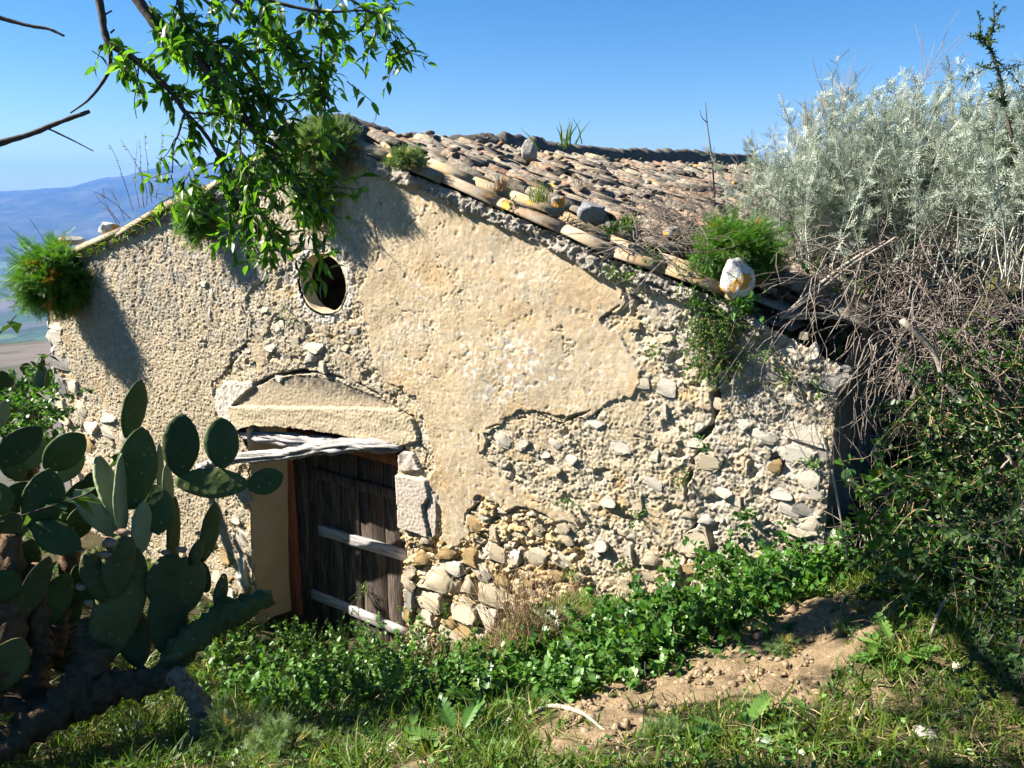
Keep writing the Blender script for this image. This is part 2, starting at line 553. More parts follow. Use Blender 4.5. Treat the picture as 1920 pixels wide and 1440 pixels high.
M = {}
def build_materials():
    # wall: the colour of each patch of render or rubble is in 'col'; the shader adds fine grain
    t = NT('rubble_wall'); v = t.coords()
    n1 = t.noise(170, 4, .7, v); n2 = t.noise(45, 4, .65, v)
    c = t.mix(1.0, t.attr('col', 'Color'), t.ramp(n1, [(.27, .52), (.42, .88), (.6, 1.04), (.75, 1.38)]), 'MULTIPLY')
    c = t.mix(1.0, c, t.ramp(n2, [(.3, .80), (.7, 1.15)]), 'MULTIPLY')
    b = t.bump(n2, .3, .007); b = t.bump(n1, .6, .005, b)
    M['wall'] = t.done(t.principled(c, .95, .1, b))
    # loose or bedded stones
    t = NT('limestone'); v = t.coords()
    oi = t.n('ShaderNodeObjectInfo')
    base = t.ramp(oi.outputs['Random'], [(0, (.62, .58, .50)), (.3, (.72, .69, .63)), (.55, (.60, .53, .41)), (.8, (.70, .67, .60)), (1, (.54, .50, .44))])
    base = t.mix(1.0, base, (.96, .93, .87), 'MULTIPLY')
    n = t.noise(24, 6, .7, v); n3 = t.noise(110, 4, .7, v)
    c = t.mix(1.0, base, t.ramp(n, [(.25, .6), (.5, 1.0), (.75, 1.15)]), 'MULTIPLY')
    c = t.mix(t.ramp(t.noise(9, 4, .6, v), [(.60, 0.), (.70, .45)]), c, (.34, .33, .30))
    c = t.mix(1.0, c, t.ramp(n3, [(.3, .8), (.7, 1.12)]), 'MULTIPLY')
    M['stone'] = t.done(t.principled(c, .93, .15, t.bump(n3, .5, .006, t.bump(n, .8, .02))))
    # ochre / grey stones: same with another cast
    def stone_variant(key, tint, lichen=None):
        t = NT(key); v = t.coords()
        n = t.noise(20, 6, .7, v); n3 = t.noise(90, 4, .7, v)
        c = t.mix(1.0, tint, t.ramp(n, [(.25, .55), (.5, 1.0), (.75, 1.2)]), 'MULTIPLY')
        c = t.mix(1.0, c, t.ramp(n3, [(.3, .8), (.7, 1.15)]), 'MULTIPLY')
        if lichen:
            c = t.mix(t.ramp(t.noise(lichen[1], 3, .55, v), [(lichen[2], 0.), (lichen[2] + .05, .95)]), c, lichen[0])
        M[key] = t.done(t.principled(c, .93, .15, t.bump(n3, .5, .006, t.bump(n, .8, .02))))
    stone_variant('ochre_stone', (.40, .285, .14))
    stone_variant('grey_stone', (.30, .285, .255))
    stone_variant('cream_stone', (.54, .46, .335))
    stone_variant('white_rock', (.54, .525, .49), ((.50, .25, .03), 6, .57))
    stone_variant('lichen_rock', (.24, .22, .20), ((.46, .21, .03), 14, .53))
    stone_variant('dull_rock', (.20, .20, .21))
    stone_variant('clod', (.27, .20, .125))
    # roof tiles
    t = NT('roof_tile'); v = t.coords()
    oi = t.n('ShaderNodeObjectInfo')
    r = t.math('FRACT', t.math('ADD', oi.outputs['Random'], t.attr('rnd')))
    geo = t.n('ShaderNodeNewGeometry').outputs['Position']
    base = t.ramp(r, [(0, (.115, .088, .066)), (.25, (.17, .138, .105)), (.45, (.24, .13, .07)), (.6, (.145, .122, .095)), (.8, (.20, .17, .13)), (1, (.14, .10, .07))])
    nl = t.noise(16, 5, .7, geo); nm = t.noise(5.5, 3, .6, geo); no = t.noise(7, 3, .5, geo)
    c = t.mix(t.ramp(nl, [(.45, 0.), (.60, .7)]), base, (.235, .218, .18))
    c = t.mix(t.ramp(t.noise(30, 4, .7, geo), [(.50, 0.), (.57, .88)]), c, (.06, .054, .045))
    c = t.mix(t.ramp(nm, [(.62, 0.), (.70, .6)]), c, (.46, .42, .22))
    c = t.mix(t.ramp(no, [(.68, 0.), (.72, .9)]), c, (.58, .27, .03))
    M['tile'] = t.done(t.principled(c, .92, .15, t.bump(t.noise(80, 4, .7, geo), .5, .004)))
    t = NT('verge_tile'); geo = t.n('ShaderNodeNewGeometry').outputs['Position']
    oi = t.n('ShaderNodeObjectInfo')
    base = t.ramp(oi.outputs['Random'], [(0, (.22, .155, .08)), (.4, (.28, .21, .115)), (.7, (.25, .145, .08)), (1, (.28, .235, .155))])
    c = t.mix(t.ramp(t.noise(12, 5, .7, geo), [(.45, 0.), (.62, .75)]), base, (.29, .265, .22))
    c = t.mix(t.ramp(t.noise(8, 3, .5, geo), [(.64, 0.), (.69, .9)]), c, (.58, .26, .03))
    c = t.mix(t.ramp(t.noise(22, 4, .7, geo), [(.55, 0.), (.66, .7)]), c, (.17, .14, .10))
    M['verge'] = t.done(t.principled(c, .9, .2, t.bump(t.noise(60, 4, .7, geo), .5, .005)))
    t = NT('old_mortar'); v = t.coords()
    n = t.noise(40, 6, .75, v)
    c = t.ramp(n, [(.25, (.16, .15, .14)), (.5, (.31, .29, .26)), (.75, (.42, .40, .36))])
    M['mortar'] = t.done(t.principled(c, .95, .1, t.bump(n, .9, .015)))
    t = NT('ridge_bedding'); v = t.coords()
    n = t.noise(30, 6, .78, v)
    c = t.ramp(n, [(.28, (.04, .036, .03)), (.5, (.11, .10, .085)), (.72, (.24, .22, .185))])
    M['ridge'] = t.done(t.principled(c, .95, .1, t.bump(n, .9, .015)))
    # plaster of the reveals
    t = NT('reveal_plaster'); v = t.coords()
    n = t.noise(60, 5, .7, v); n2 = t.noise(3, 3, .5, v)
    c = t.ramp(n2, [(.3, (.42, .34, .205)), (.7, (.48, .40, .27))])
    c = t.mix(1.0, c, t.ramp(n, [(.3, .85), (.7, 1.08)]), 'MULTIPLY')
    c = t.mix(t.ramp(t.voro(14, v).outputs['Distance'], [(.03, .8), (.06, 0.)]), c, (.2, .15, .09))
    M['reveal'] = t.done(t.principled(c, .9, .15, t.bump(n, .35, .004)))
    t = NT('pink_plaster'); v = t.coords()
    n = t.noise(90, 5, .7, v)
    c = t.ramp(n, [(.3, (.42, .355, .29)), (.7, (.57, .51, .445))])
    M['pink'] = t.done(t.principled(c, .9, .15, t.bump(n, .6, .006)))
    # timber
    def wood(key, a, b, dark, sc=(2, 2, 2), gs=26.0, rot=0.0):
        t = NT(key); v = t.coords()
        mp = t.n('ShaderNodeMapping'); mp.inputs['Scale'].default_value = sc
        if rot:
            m0 = t.n('ShaderNodeMapping'); m0.inputs['Rotation'].default_value = (0, 0, rot); t.l(v, m0.inputs[0]); v = m0.outputs[0]
        t.l(v, mp.inputs[0])
        n = t.noise(gs, 5, .7, mp.outputs[0], .4); n2 = t.noise(gs * .22, 3, .6, mp.outputs[0])
        c = t.ramp(n, [(.30, dark), (.45, a), (.72, b)])
        c = t.mix(1.0, c, t.ramp(n2, [(.3, .65), (.7, 1.2)]), 'MULTIPLY')
        M[key] = t.done(t.principled(c, .85, .2, t.bump(n, .8, .006)))
    wood('grey_timber', (.26, .245, .235), (.52, .50, .49), (.04, .033, .03), (.7, 9, 9), 9, BETA)
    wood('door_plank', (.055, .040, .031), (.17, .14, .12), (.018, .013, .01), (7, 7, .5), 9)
    wood('door_rail', (.34, .325, .31), (.55, .53, .50), (.08, .07, .06), (.6, 7, 7), 9, BETA)
    wood('red_frame', (.22, .075, .035), (.30, .13, .07), (.08, .03, .02), (7, 7, .6), 9)
    wood('dead_stalk', (.28, .235, .185), (.43, .385, .325), (.18, .14, .10), (3, 3, 3), 14)
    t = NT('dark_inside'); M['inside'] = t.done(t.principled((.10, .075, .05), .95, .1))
    # soil
    t = NT('soil'); v = t.coords()
    n = t.noise(14, 6, .7, v); n2 = t.noise(90, 5, .75, v)
    soil = t.ramp(n, [(.3, (.17, .122, .072)), (.7, (.275, .205, .122))])
    soil = t.mix(1.0, soil, t.ramp(n2, [(.3, .7), (.7, 1.2)]), 'MULTIPLY')
    humus = t.ramp(n2, [(.3, (.028, .024, .014)), (.7, (.10, .085, .045))])
    c = t.mix(t.attr('rnd'), humus, soil)
    M['soil'] = t.done(t.principled(c, .97, .08, t.bump(n2, .7, .012, t.bump(n, .6, .04))))
    # foliage
    M['almond'] = leaf_mat('almond_leaf', [(0, (.024, .066, .008)), (.5, (.062, .145, .013)), (1, (.125, .22, .022))], .5, (1.6, 1.9, .55), .38, .4)
    M['feather'] = leaf_mat('feather_leaf', [(0, (.035, .10, .012)), (.5, (.075, .19, .022)), (.9, (.13, .25, .035)), (.93, (.30, .17, .02)), (1, (.36, .16, .02))], .35)
    M['feather_grey'] = leaf_mat('feather_leaf_grey', [(0, (.06, .10, .04)), (.6, (.14, .22, .08)), (.9, (.20, .27, .12)), (1, (.38, .26, .06))], .3)
    M['silver'] = leaf_mat('silver_leaf', [(0, (.15, .18, .135)), (.5, (.31, .355, .28)), (1, (.52, .56, .48))], .25, (1.05, 1.1, .95), .7, .2)
    M['bramble'] = leaf_mat('bramble_leaf', [(0, (.022, .070, .012)), (.5, (.050, .14, .020)), (.93, (.10, .22, .028)), (1, (.32, .25, .03))], .35, None, .38, .4)
    M['nettle'] = leaf_mat('nettle_leaf', [(0, (.035, .095, .018)), (.5, (.075, .18, .03)), (1, (.15, .27, .06))], .3, None, .42, .4)
    M['bramble_shaded'] = leaf_mat('bramble_leaf_shaded', [(0, (.012, .034, .008)), (.6, (.030, .078, .014)), (.92, (.07, .15, .022)), (1, (.26, .20, .03))], .3, None, .42, .35)  # darker copy of the bramble leaf: shade of the right bank put into its colour
    M['straw'] = leaf_mat('straw', [(0, (.20, .15, .08)), (1, (.42, .34, .19))], .15, (1, 1, .9), .8, .1)
    M['broad'] = leaf_mat('broad_leaf', [(0, (.035, .095, .016)), (.6, (.07, .16, .028)), (1, (.13, .22, .05))], .25, None, .35, .45)
    M['thistle'] = leaf_mat('thistle_leaf', [(0, (.10, .16, .08)), (.6, (.18, .26, .14)), (1, (.28, .36, .22))], .25, None, .5, .3)
    M['grass'] = leaf_mat('grass_blade', [(0, (.035, .085, .010)), (.5, (.088, .148, .018)), (.85, (.165, .205, .032)), (1, (.34, .28, .11))], .35, None, .5, .25)
    M['olive'] = leaf_mat('dark_shrub_leaf', [(0, (.016, .040, .010)), (.6, (.032, .075, .016)), (1, (.07, .12, .03))], .3)
    M['twig'] = bark_mat('dry_twig', (.055, .042, .032), (.25, .21, .175), 40)
    M['dry_brown'] = bark_mat('dry_brown_twig', (.16, .10, .055), (.36, .25, .14), 40)
    M['bark'] = bark_mat('almond_bark', (.030, .022, .020), (.085, .065, .06), 50)
    M['stem'] = bark_mat('green_stem', (.10, .13, .04), (.20, .20, .08), 30)
    M['silver_stem'] = bark_mat('silver_stem', (.24, .25, .20), (.40, .40, .34), 30)
    # prickly pear
    def pad_mat(key, a, b, scar):
        t = NT(key); v = t.coords()
        n = t.noise(9, 4, .6, v); vo = t.voro(26, v)
        c = t.ramp(n, [(.3, a), (.7, b)])
        c = t.mix(t.ramp(vo.outputs['Distance'], [(.11, .8), (.17, 0.)]), c, (.17, .145, .075))
        c = t.mix(t.ramp(t.noise(3.5, 5, .65, v), [(.45, 0.), (.7, .38)]), c, (.115, .135, .09))
        oi = t.n('ShaderNodeObjectInfo')
        c = t.mix(1.0, c, t.ramp(oi.outputs['Random'], [(0, (.62, .66, .62)), (.5, (1, 1, 1)), (1, (1.5, 1.32, 1.1))]), 'MULTIPLY')
        c = t.mix(t.ramp(t.noise(7, 5, .7, v), [(.60, 0.), (.66, scar)]), c, (.22, .16, .09))
        M[key] = t.done(t.principled(c, .72, .14, t.bump(vo.outputs['Distance'], .5, .009, t.bump(t.noise(18, 4, .6, v), .3, .01))))
    pad_mat('pad', (.028, .050, .014), (.046, .076, .022), .35)
    pad_mat('pad_lit', (.115, .165, .10), (.16, .215, .135), .25)  # lighter copy of the pad green: sunlight on the pads put into its colour
    pad_mat('pad_old', (.050, .060, .020), (.085, .088, .032), .9)
    M['cactus_wood'] = bark_mat('cactus_wood', (.045, .026, .013), (.14, .085, .045), 22, .9, .02)
    M['torn'] = bark_mat('torn_cactus', (.10, .06, .035), (.34, .25, .17), 30, .9, .012)
    # far country
    t = NT('valley_fields'); geo = t.n('ShaderNodeNewGeometry').outputs['Position']
    mp = t.n('ShaderNodeMapping'); mp.inputs['Scale'].default_value = (.0040, .0016, 0); mp.inputs['Rotation'].default_value = (0, 0, .25); mp.inputs['Location'].default_value = (3.4, 1.3, 0)
    t.l(geo, mp.inputs[0])
    vo = t.voro(1.0, mp.outputs[0])
    c = t.ramp(t.n('ShaderNodeSeparateColor').outputs[0], [(0, (0, 0, 0))]) if False else None
    sep = t.n('ShaderNodeSeparateColor'); t.l(vo.outputs['Color'], sep.inputs[0])
    c = t.ramp(sep.outputs[0], [(0, (.05, .09, .03)), (.2, (.13, .24, .05)), (.38, (.12, .105, .10)), (.55, (.07, .12, .04)), (.72, (.10, .15, .05)), (.86, (.10, .18, .05)), (1, (.05, .08, .03))], 'CONSTANT')
    mp2 = t.n('ShaderNodeMapping'); mp2.inputs['Scale'].default_value = (1, .6, 1); t.l(geo, mp2.inputs[0])
    c = t.mix(t.ramp(t.noise(.016, 6, .7, mp2.outputs[0]), [(.50, 0.), (.58, .85)]), c, (.025, .04, .02))
    c = t.mix(t.ramp(t.noise(.0018, 4, .6, geo), [(.45, 0.), (.60, .75)]), c, (.04, .06, .03))
    edge = t.voro(1.0, mp.outputs[0], 'DISTANCE_TO_EDGE')
    c = t.mix(t.ramp(edge.outputs['Distance'], [(.02, .7), (.05, 0.)]), c, (.03, .05, .02))
    M['valley'] = t.done(t.principled(c, .95, .05))
    t = NT('mountain_slopes'); geo = t.n('ShaderNodeNewGeometry').outputs['Position']
    n = t.noise(.0022, 8, .68, geo); n2 = t.noise(.010, 6, .7, geo)
    c = t.ramp(n, [(.35, (.012, .022, .012)), (.5, (.035, .050, .022)), (.65, (.085, .085, .05))])
    c = t.mix(t.ramp(n2, [(.52, 0.), (.62, .7)]), c, (.012, .02, .012))
    M['mountain'] = t.done(t.principled(c, .95, .05))
build_materials()

# ------------------------------------------------------------------ terrain
def wg(x, y, drop=0.0):
    s, z = W(x, y)
    p = wp(s, z)
    return (p[0], p[1], p[2] - drop)

_ctl = [(0, 0, 0), (-1, 0, -.1), (1, 0, 0), (0, 2.1, -.12), (-.1, 3.05, -.52), (.9, 2.9, -.22), (.7, 2.1, -.05), (1.3, 2.2, -.02), (1.35, 3.0, -.08), (1.9, 2.0, .03),
        (2.2, 2.9, .15), (2.6, 2.2, .25), (3.4, 2.6, .5), (3.0, 3.6, .65), (2.25, 3.5, .22), (2.4, 4.0, .55), (2.75, 4.6, .85), (3.1, 5.2, .92), (3.9, 6.4, .98), (5, 8, 1.1), (4.2, 4.4, 1.1), (6, 5, 1.5), (7, 3, 1.2),
        (5, 1, .6), (1.72, 3.75, -.12), (2.05, 4.25, -.05), (2.6, 5.0, .1),
        (-1.4, 2.3, -.36), (-2.0, 3.2, -.85), (-3.4, 4.5, -1.3), (-4, 2.5, -1.1), (-3, .6, -.6), (-7, 2, -2.0), (-6.5, 5, -2.2), (-5.6, 7.5, -2.0), (-7, 10, -3.4), (-4.9, 8.6, -2.1),
        (-.4, 4.2, -1.12), (.4, 4.1, -.68), (0, -4, .3), (4, -4, .8), (-6, -4, -1),
        wg(130, 960, .15), wg(330, 1070, .1), wg(475, 1150, .08), wg(620, 1225, .05), wg(760, 1235, .05), wg(900, 1245, .05), wg(1000, 1225, .05), wg(1150, 1170, .06),
        wg(1300, 1110, .06), wg(1420, 1075, .06), wg(1540, 1050, .06)]
_ctl = np.array(_ctl, float)
# ground continues level under the hut so the sheet never comes through the floor
_in = np.array([wp(s, z, -t) for s, z, t in ((-3, -1.9, 2), (0, -1.8, 2), (2.5, -.9, 2), (-3, -2.2, 6), (0, -1.8, 6), (2.3, -.6, 6), (0, -1.8, 9))])
_ctl = np.concatenate([_ctl, _in])
def _tps_fit(c, lam=2e-3):
    n = len(c); d = np.hypot(c[:, None, 0] - c[None, :, 0], c[:, None, 1] - c[None, :, 1])
    K = np.where(d > 0, d * d * np.log(d + 1e-12), 0) + lam * np.eye(n)
    Pm = np.concatenate([np.ones((n, 1)), c[:, :2]], 1)
    A = np.block([[K, Pm], [Pm.T, np.zeros((3, 3))]])
    return np.linalg.solve(A, np.concatenate([c[:, 2], np.zeros(3)]))
_tw = _tps_fit(_ctl)
def gz0(x, y):
    x = np.asarray(x, float); y = np.asarray(y, float)
    z = _tw[-3] + _tw[-2] * x + _tw[-1] * y
    for (cx, cy, _), w in zip(_ctl, _tw[:-3]):
        d2 = (x - cx) ** 2 + (y - cy) ** 2 + 1e-9
        z = z + w * 0.5 * d2 * np.log(d2)
    return z
# tabulated for speed
_gx = np.arange(-8, 8.01, .1); _gy = np.arange(-4, 12.01, .1)
_gt = gz0(*np.meshgrid(_gx, _gy))
def gz(x, y):
    x = np.asarray(x, float); y = np.asarray(y, float)
    u = np.clip((x + 8) / .1, 0, len(_gx) - 1.001); v = np.clip((y + 4) / .1, 0, len(_gy) - 1.001)
    i = u.astype(int); j = v.astype(int); u = u - i; v = v - j
    z = (_gt[j, i] * (1 - u) + _gt[j, i + 1] * u) * (1 - v) + (_gt[j + 1, i] * (1 - u) + _gt[j + 1, i + 1] * u) * v
    return z + .035 * fbm2(x * 2.2, y * 2.2, 3, 40)

def G(x, y):
    """photo position -> point on the ground"""
    r = ray(x, y); ts = np.linspace(.8, 14, 500)
    pts = EYE + ts[:, None] * r
    h = pts[:, 2] - gz(pts[:, 0], pts[:, 1])
    k = int(np.argmax(h < 0)) if (h < 0).any() else len(ts) - 1
    return pts[k]

DIRT = [G(x, y)[:2] for x, y in ((1010, 1410), (1050, 1325), (1110, 1290), (1200, 1255), (1290, 1212), (1390, 1165), (1480, 1130), (1560, 1125), (1680, 1135), (1640, 1205), (1570, 1265), (1520, 1325), (1440, 1335), (1330, 1318), (1250, 1345), (1180, 1385), (1100, 1415))]
def dirt_mask(x, y):
    dx = .07 * fbm2(x * 5, y * 5, 3, 61); dy = .07 * fbm2(x * 5 + 9, y * 5, 3, 62)
    return inside(DIRT, x + dx, y + dy)

def build_ground():
    xs = np.concatenate([np.arange(-7.5, -3, .12), np.arange(-3, 3.2, .028), np.arange(3.2, 7.6, .12)])
    ys = np.concatenate([np.arange(-3.5, 1.4, .15), np.arange(1.4, 5.6, .028), np.arange(5.6, 11.5, .12)])
    X, Y = np.meshgrid(xs, ys)
    Z = gz(X, Y) + .02 * fbm2(X * 9, Y * 9, 3, 41)
    m = dirt_mask(X, Y).astype(float)
    spots = sstep(.12, .4, fbm2(X * 3.0, Y * 3.0, 4, 55)) * (Y < 3.2) * (X > -.9)
    f1, f2, _ = worley(X * 16, Y * 16, 5)
    Z = Z + m * (.030 * fbm2(X * 7, Y * 7, 3, 44) + .018 * (1 - np.clip(f1 / .6, 0, 1)))
    V = np.stack([X, Y, Z], -1).reshape(-1, 3)
    idx = np.arange(X.size).reshape(X.shape)
    q = np.stack([idx[:-1, :-1], idx[:-1, 1:], idx[1:, 1:], idx[1:, :-1]], -1).reshape(-1, 4)
    me = make_mesh('ground', V, [q], M['soil'], rnd=np.maximum(m, spots * .8).ravel(), smooth=True)
    kind(put('ground', me), 'structure')
build_ground()

def build_far():
    # valley: one polar sheet from the foot of the hill to the horizon
    az = np.radians(np.linspace(-100, 100, 220)); r = 11 * (15500 / 11.0) ** np.linspace(0, 1, 160)
    A, Rr = np.meshgrid(az, r)
    X = Rr * np.sin(A); Y = Rr * np.cos(A)
    base = -4.5 - 470 * sstep(11, 1700, Rr) ** .8
    Z = base + 26 * fbm2(X / 420, Y / 420, 5, 70) * sstep(200, 1500, Rr) + 60 * fbm2(X / 2300, Y / 2300, 4, 71) * sstep(1500, 4000, Rr)
    V = np.stack([X, Y, Z], -1).reshape(-1, 3); idx = np.arange(X.size).reshape(X.shape)
    q = np.stack([idx[:-1, :-1], idx[:-1, 1:], idx[1:, 1:], idx[1:, :-1]], -1).reshape(-1, 4)
    kind(put('valley', make_mesh('valley', V, [q], M['valley'], smooth=True)), 'structure')
    # mountain: skyline measured from the photograph at 12 km
    prof = [(-900, 420), (-500, 395), (-250, 372), (0, 362), (60, 357), (130, 352), (160, 344), (195, 334), (235, 332), (260, 324), (300, 314), (350, 310), (405, 304), (470, 314), (560, 330), (700, 345), (900, 352), (1300, 356), (2000, 370), (2600, 400)]
    D = 12000.0
    pa = []; ph = []
    for x, y in prof:
        q = ray(x, y); h = math.hypot(q[0], q[1]); pa.append(math.atan2(q[0], q[1])); ph.append(1.6 + D * q[2] / h)
    az = np.linspace(pa[0], pa[-1], 520); rr = np.linspace(5200, 16500, 150)
    A, Rr = np.meshgrid(az, rr)
    H = np.interp(A, pa, ph)
    X = Rr * np.sin(A); Y = Rr * np.cos(A)
    t = sstep(5400, D, Rr) ** 1.25 * (1 - .35 * sstep(D + 300, 16500, Rr))
    ridge = 1 - np.abs(fbm2(X / 1500, Y / 1500, 6, 80)) * 2
    amp = 90 * t * (1 - .75 * np.exp(-((Rr - D) / 900.0) ** 2))
    floor = -520.0
    Z = floor + (H - floor) * t + amp * (ridge - .55) + 12 * fbm2(A * 160, Rr / 300, 4, 82) * t
    V = np.stack([X, Y, Z], -1).reshape(-1, 3); idx = np.arange(X.size).reshape(X.shape)
    q = np.stack([idx[:-1, :-1], idx[:-1, 1:], idx[1:, 1:], idx[1:, :-1]], -1).reshape(-1, 4)
    kind(put('mountain', make_mesh('mountain', V, [q], M['mountain'], smooth=True)), 'structure')
build_far()

# ------------------------------------------------------------------ stone hut
HUT = empty('stone_hut', wp(0, -1.7, -.3))
tag(HUT, 'ruined stone hut with crumbling ochre plaster, round hole and tiled roof', 'hut')

def Wp(pts):
    return [tuple(W(x, y)) for x, y in pts]

OUTLINE = Wp([(78, 500), (150, 466), (235, 432), (310, 392), (420, 340), (540, 268), (600, 236), (655, 262), (680, 286), (815, 340), (942, 392), (1065, 446), (1150, 488), (1240, 512), (1345, 556),
              (1430, 598), (1500, 640), (1578, 684)])
S_R = W(1578, 690)[0]; S_L = W(86, 600)[0]
OUTLINE = [(S_L, -2.6)] + [(max(s, S_L), z) for s, z in OUTLINE] + [(S_R, -2.6)]
DOOR = Wp([(446, 806), (480, 797), (560, 803), (650, 818), (745, 834), (758, 842), (746, 856), (742, 900), (744, 1000), (756, 1042), (750, 1100), (758, 1150), (764, 1260), (770, 1420)]) + Wp([(486, 1420), (480, 1110), (474, 1000), (471, 850)])
OC = W(607, 532); OC_RX = (W(648, 532)[0] - W(562, 532)[0]) / 2; OC_RZ = (W(607, 477)[1] - W(607, 589)[1]) / 2
OC = np.array([(W(649, 532)[0] + W(560, 532)[0]) / 2, OC[1]])

SMOOTH = Wp([(690, 300), (760, 330), (950, 415), (1120, 500), (1172, 548), (1130, 600), (1165, 650), (1205, 700), (1180, 742), (1100, 772), (985, 780), (905, 806), (898, 850), (945, 885), (1030, 935), (1085, 1000),
             (1000, 962), (905, 935), (872, 970), (865, 1022), (822, 1012), (822, 955), (800, 900), (812, 850), (800, 790), (765, 735), (705, 690), (690, 620), (676, 560), (690, 500), (640, 440), (636, 390), (672, 330)])
LEFTP = Wp([(188, 484), (345, 432), (540, 462), (548, 500), (500, 520), (462, 560), (470, 600), (466, 640), (425, 690), (398, 715), (405, 760), (415, 850), (405, 960), (400, 1040), (330, 1040), (310, 900), (250, 850), (200, 770), (132, 700), (112, 610), (120, 520)])
TYMP = Wp([(436, 760), (462, 735), (478, 724), (505, 712), (560, 704), (622, 713), (700, 745), (756, 772), (742, 770)])
BAND = Wp([(430, 762), (744, 768), (772, 786), (786, 826), (752, 836), (650, 818), (560, 803), (480, 797), (442, 808)])
LIME = Wp([(402, 742), (425, 715), (478, 720), (470, 735), (440, 760), (432, 800), (412, 790)])
PINK = Wp([(745, 888), (800, 900), (806, 930), (792, 950), (805, 1010), (780, 1000), (748, 990)])
PINK2 = Wp([(800, 905), (818, 935), (816, 1005), (806, 1012), (796, 965), (806, 935)])
WHITE = Wp([(750, 845), (775, 850), (790, 880), (770, 885), (748, 882)])
EZONE = Wp([(742, 1000), (830, 1012), (870, 1020), (905, 935), (1000, 962), (1090, 1010), (1110, 1100), (1060, 1180), (1000, 1300), (750, 1300)])
DZONE = Wp([(1172, 548), (1430, 590), (1600, 680), (1560, 1120), (1300, 1120), (1280, 1000), (1300, 830), (1345, 740), (1250, 650)])
GREYL = Wp([(860, 640), (960, 620), (1060, 680), (1010, 740), (920, 760), (850, 720)])
CRACKS = [
    (Wp([(1345, 740), (1336, 800), (1302, 830)]), .034, .10), (Wp([(1345, 700), (1345, 740)]), .012, .05),
    (Wp([(1318, 838), (1300, 860), (1296, 885), (1284, 908), (1291, 960), (1302, 985)]), .017, .09),
    (Wp([(1302, 985), (1286, 1010), (1284, 1055), (1293, 1085), (1286, 1110)]), .020, .10),
    (Wp([(1202, 1035), (1225, 1047), (1255, 1045)]), .010, .05),
    (Wp([(1000, 770), (1060, 800), (1090, 840), (1092, 880)]), .008, .04), (Wp([(1035, 905), (1045, 925), (1085, 985), (1095, 1000)]), .014, .05),
    (Wp([(1188, 930), (1190, 955), (1180, 975)]), .014, .05), (Wp([(1080, 1000), (1095, 985)]), .012, .05),
    (Wp([(640, 705), (700, 738), (745, 770), (772, 782)]), .013, .08), (Wp([(770, 782), (782, 800), (784, 830), (800, 850), (795, 880)]), .011, .07),
    (Wp([(478, 722), (510, 706), (560, 697), (600, 700), (640, 712)]), .026, .16),
    (Wp([(1170, 545), (1160, 575), (1125, 600)]), .014, .05), (Wp([(466, 640), (428, 690), (422, 705)]), .018, .06), (Wp([(455, 575), (470, 600), (466, 632)]), .012, .05),
    (Wp([(700, 410), (712, 470), (705, 500)]), .006, .03), (Wp([(912, 805), (940, 795), (985, 782)]), .010, .05), (Wp([(898, 815), (900, 850), (930, 878)]), .009, .04),
    (Wp([(866, 1020), (872, 965), (905, 938)]), .010, .05), (Wp([(820, 930), (824, 1000), (815, 1020)]), .014, .08), (Wp([(806, 935), (795, 960), (806, 1008)]), .008, .04),
    (Wp([(870, 380), (866, 400), (864, 412)]), .006, .03), (Wp([(1010, 395), (1060, 440), (1140, 495), (1240, 540), (1330, 575)]), .012, .05),
    (Wp([(1040, 800), (1080, 780), (1110, 770)]), .010, .04),
]

def zone(poly, s, z, amp=.035, f=7.0, seed=0):
    ds = amp * fbm2(s * f, z * f, 4, 100 + seed); dz = amp * fbm2(s * f + 31, z * f, 4, 120 + seed)
    return inside(poly, s + ds, z + dz)

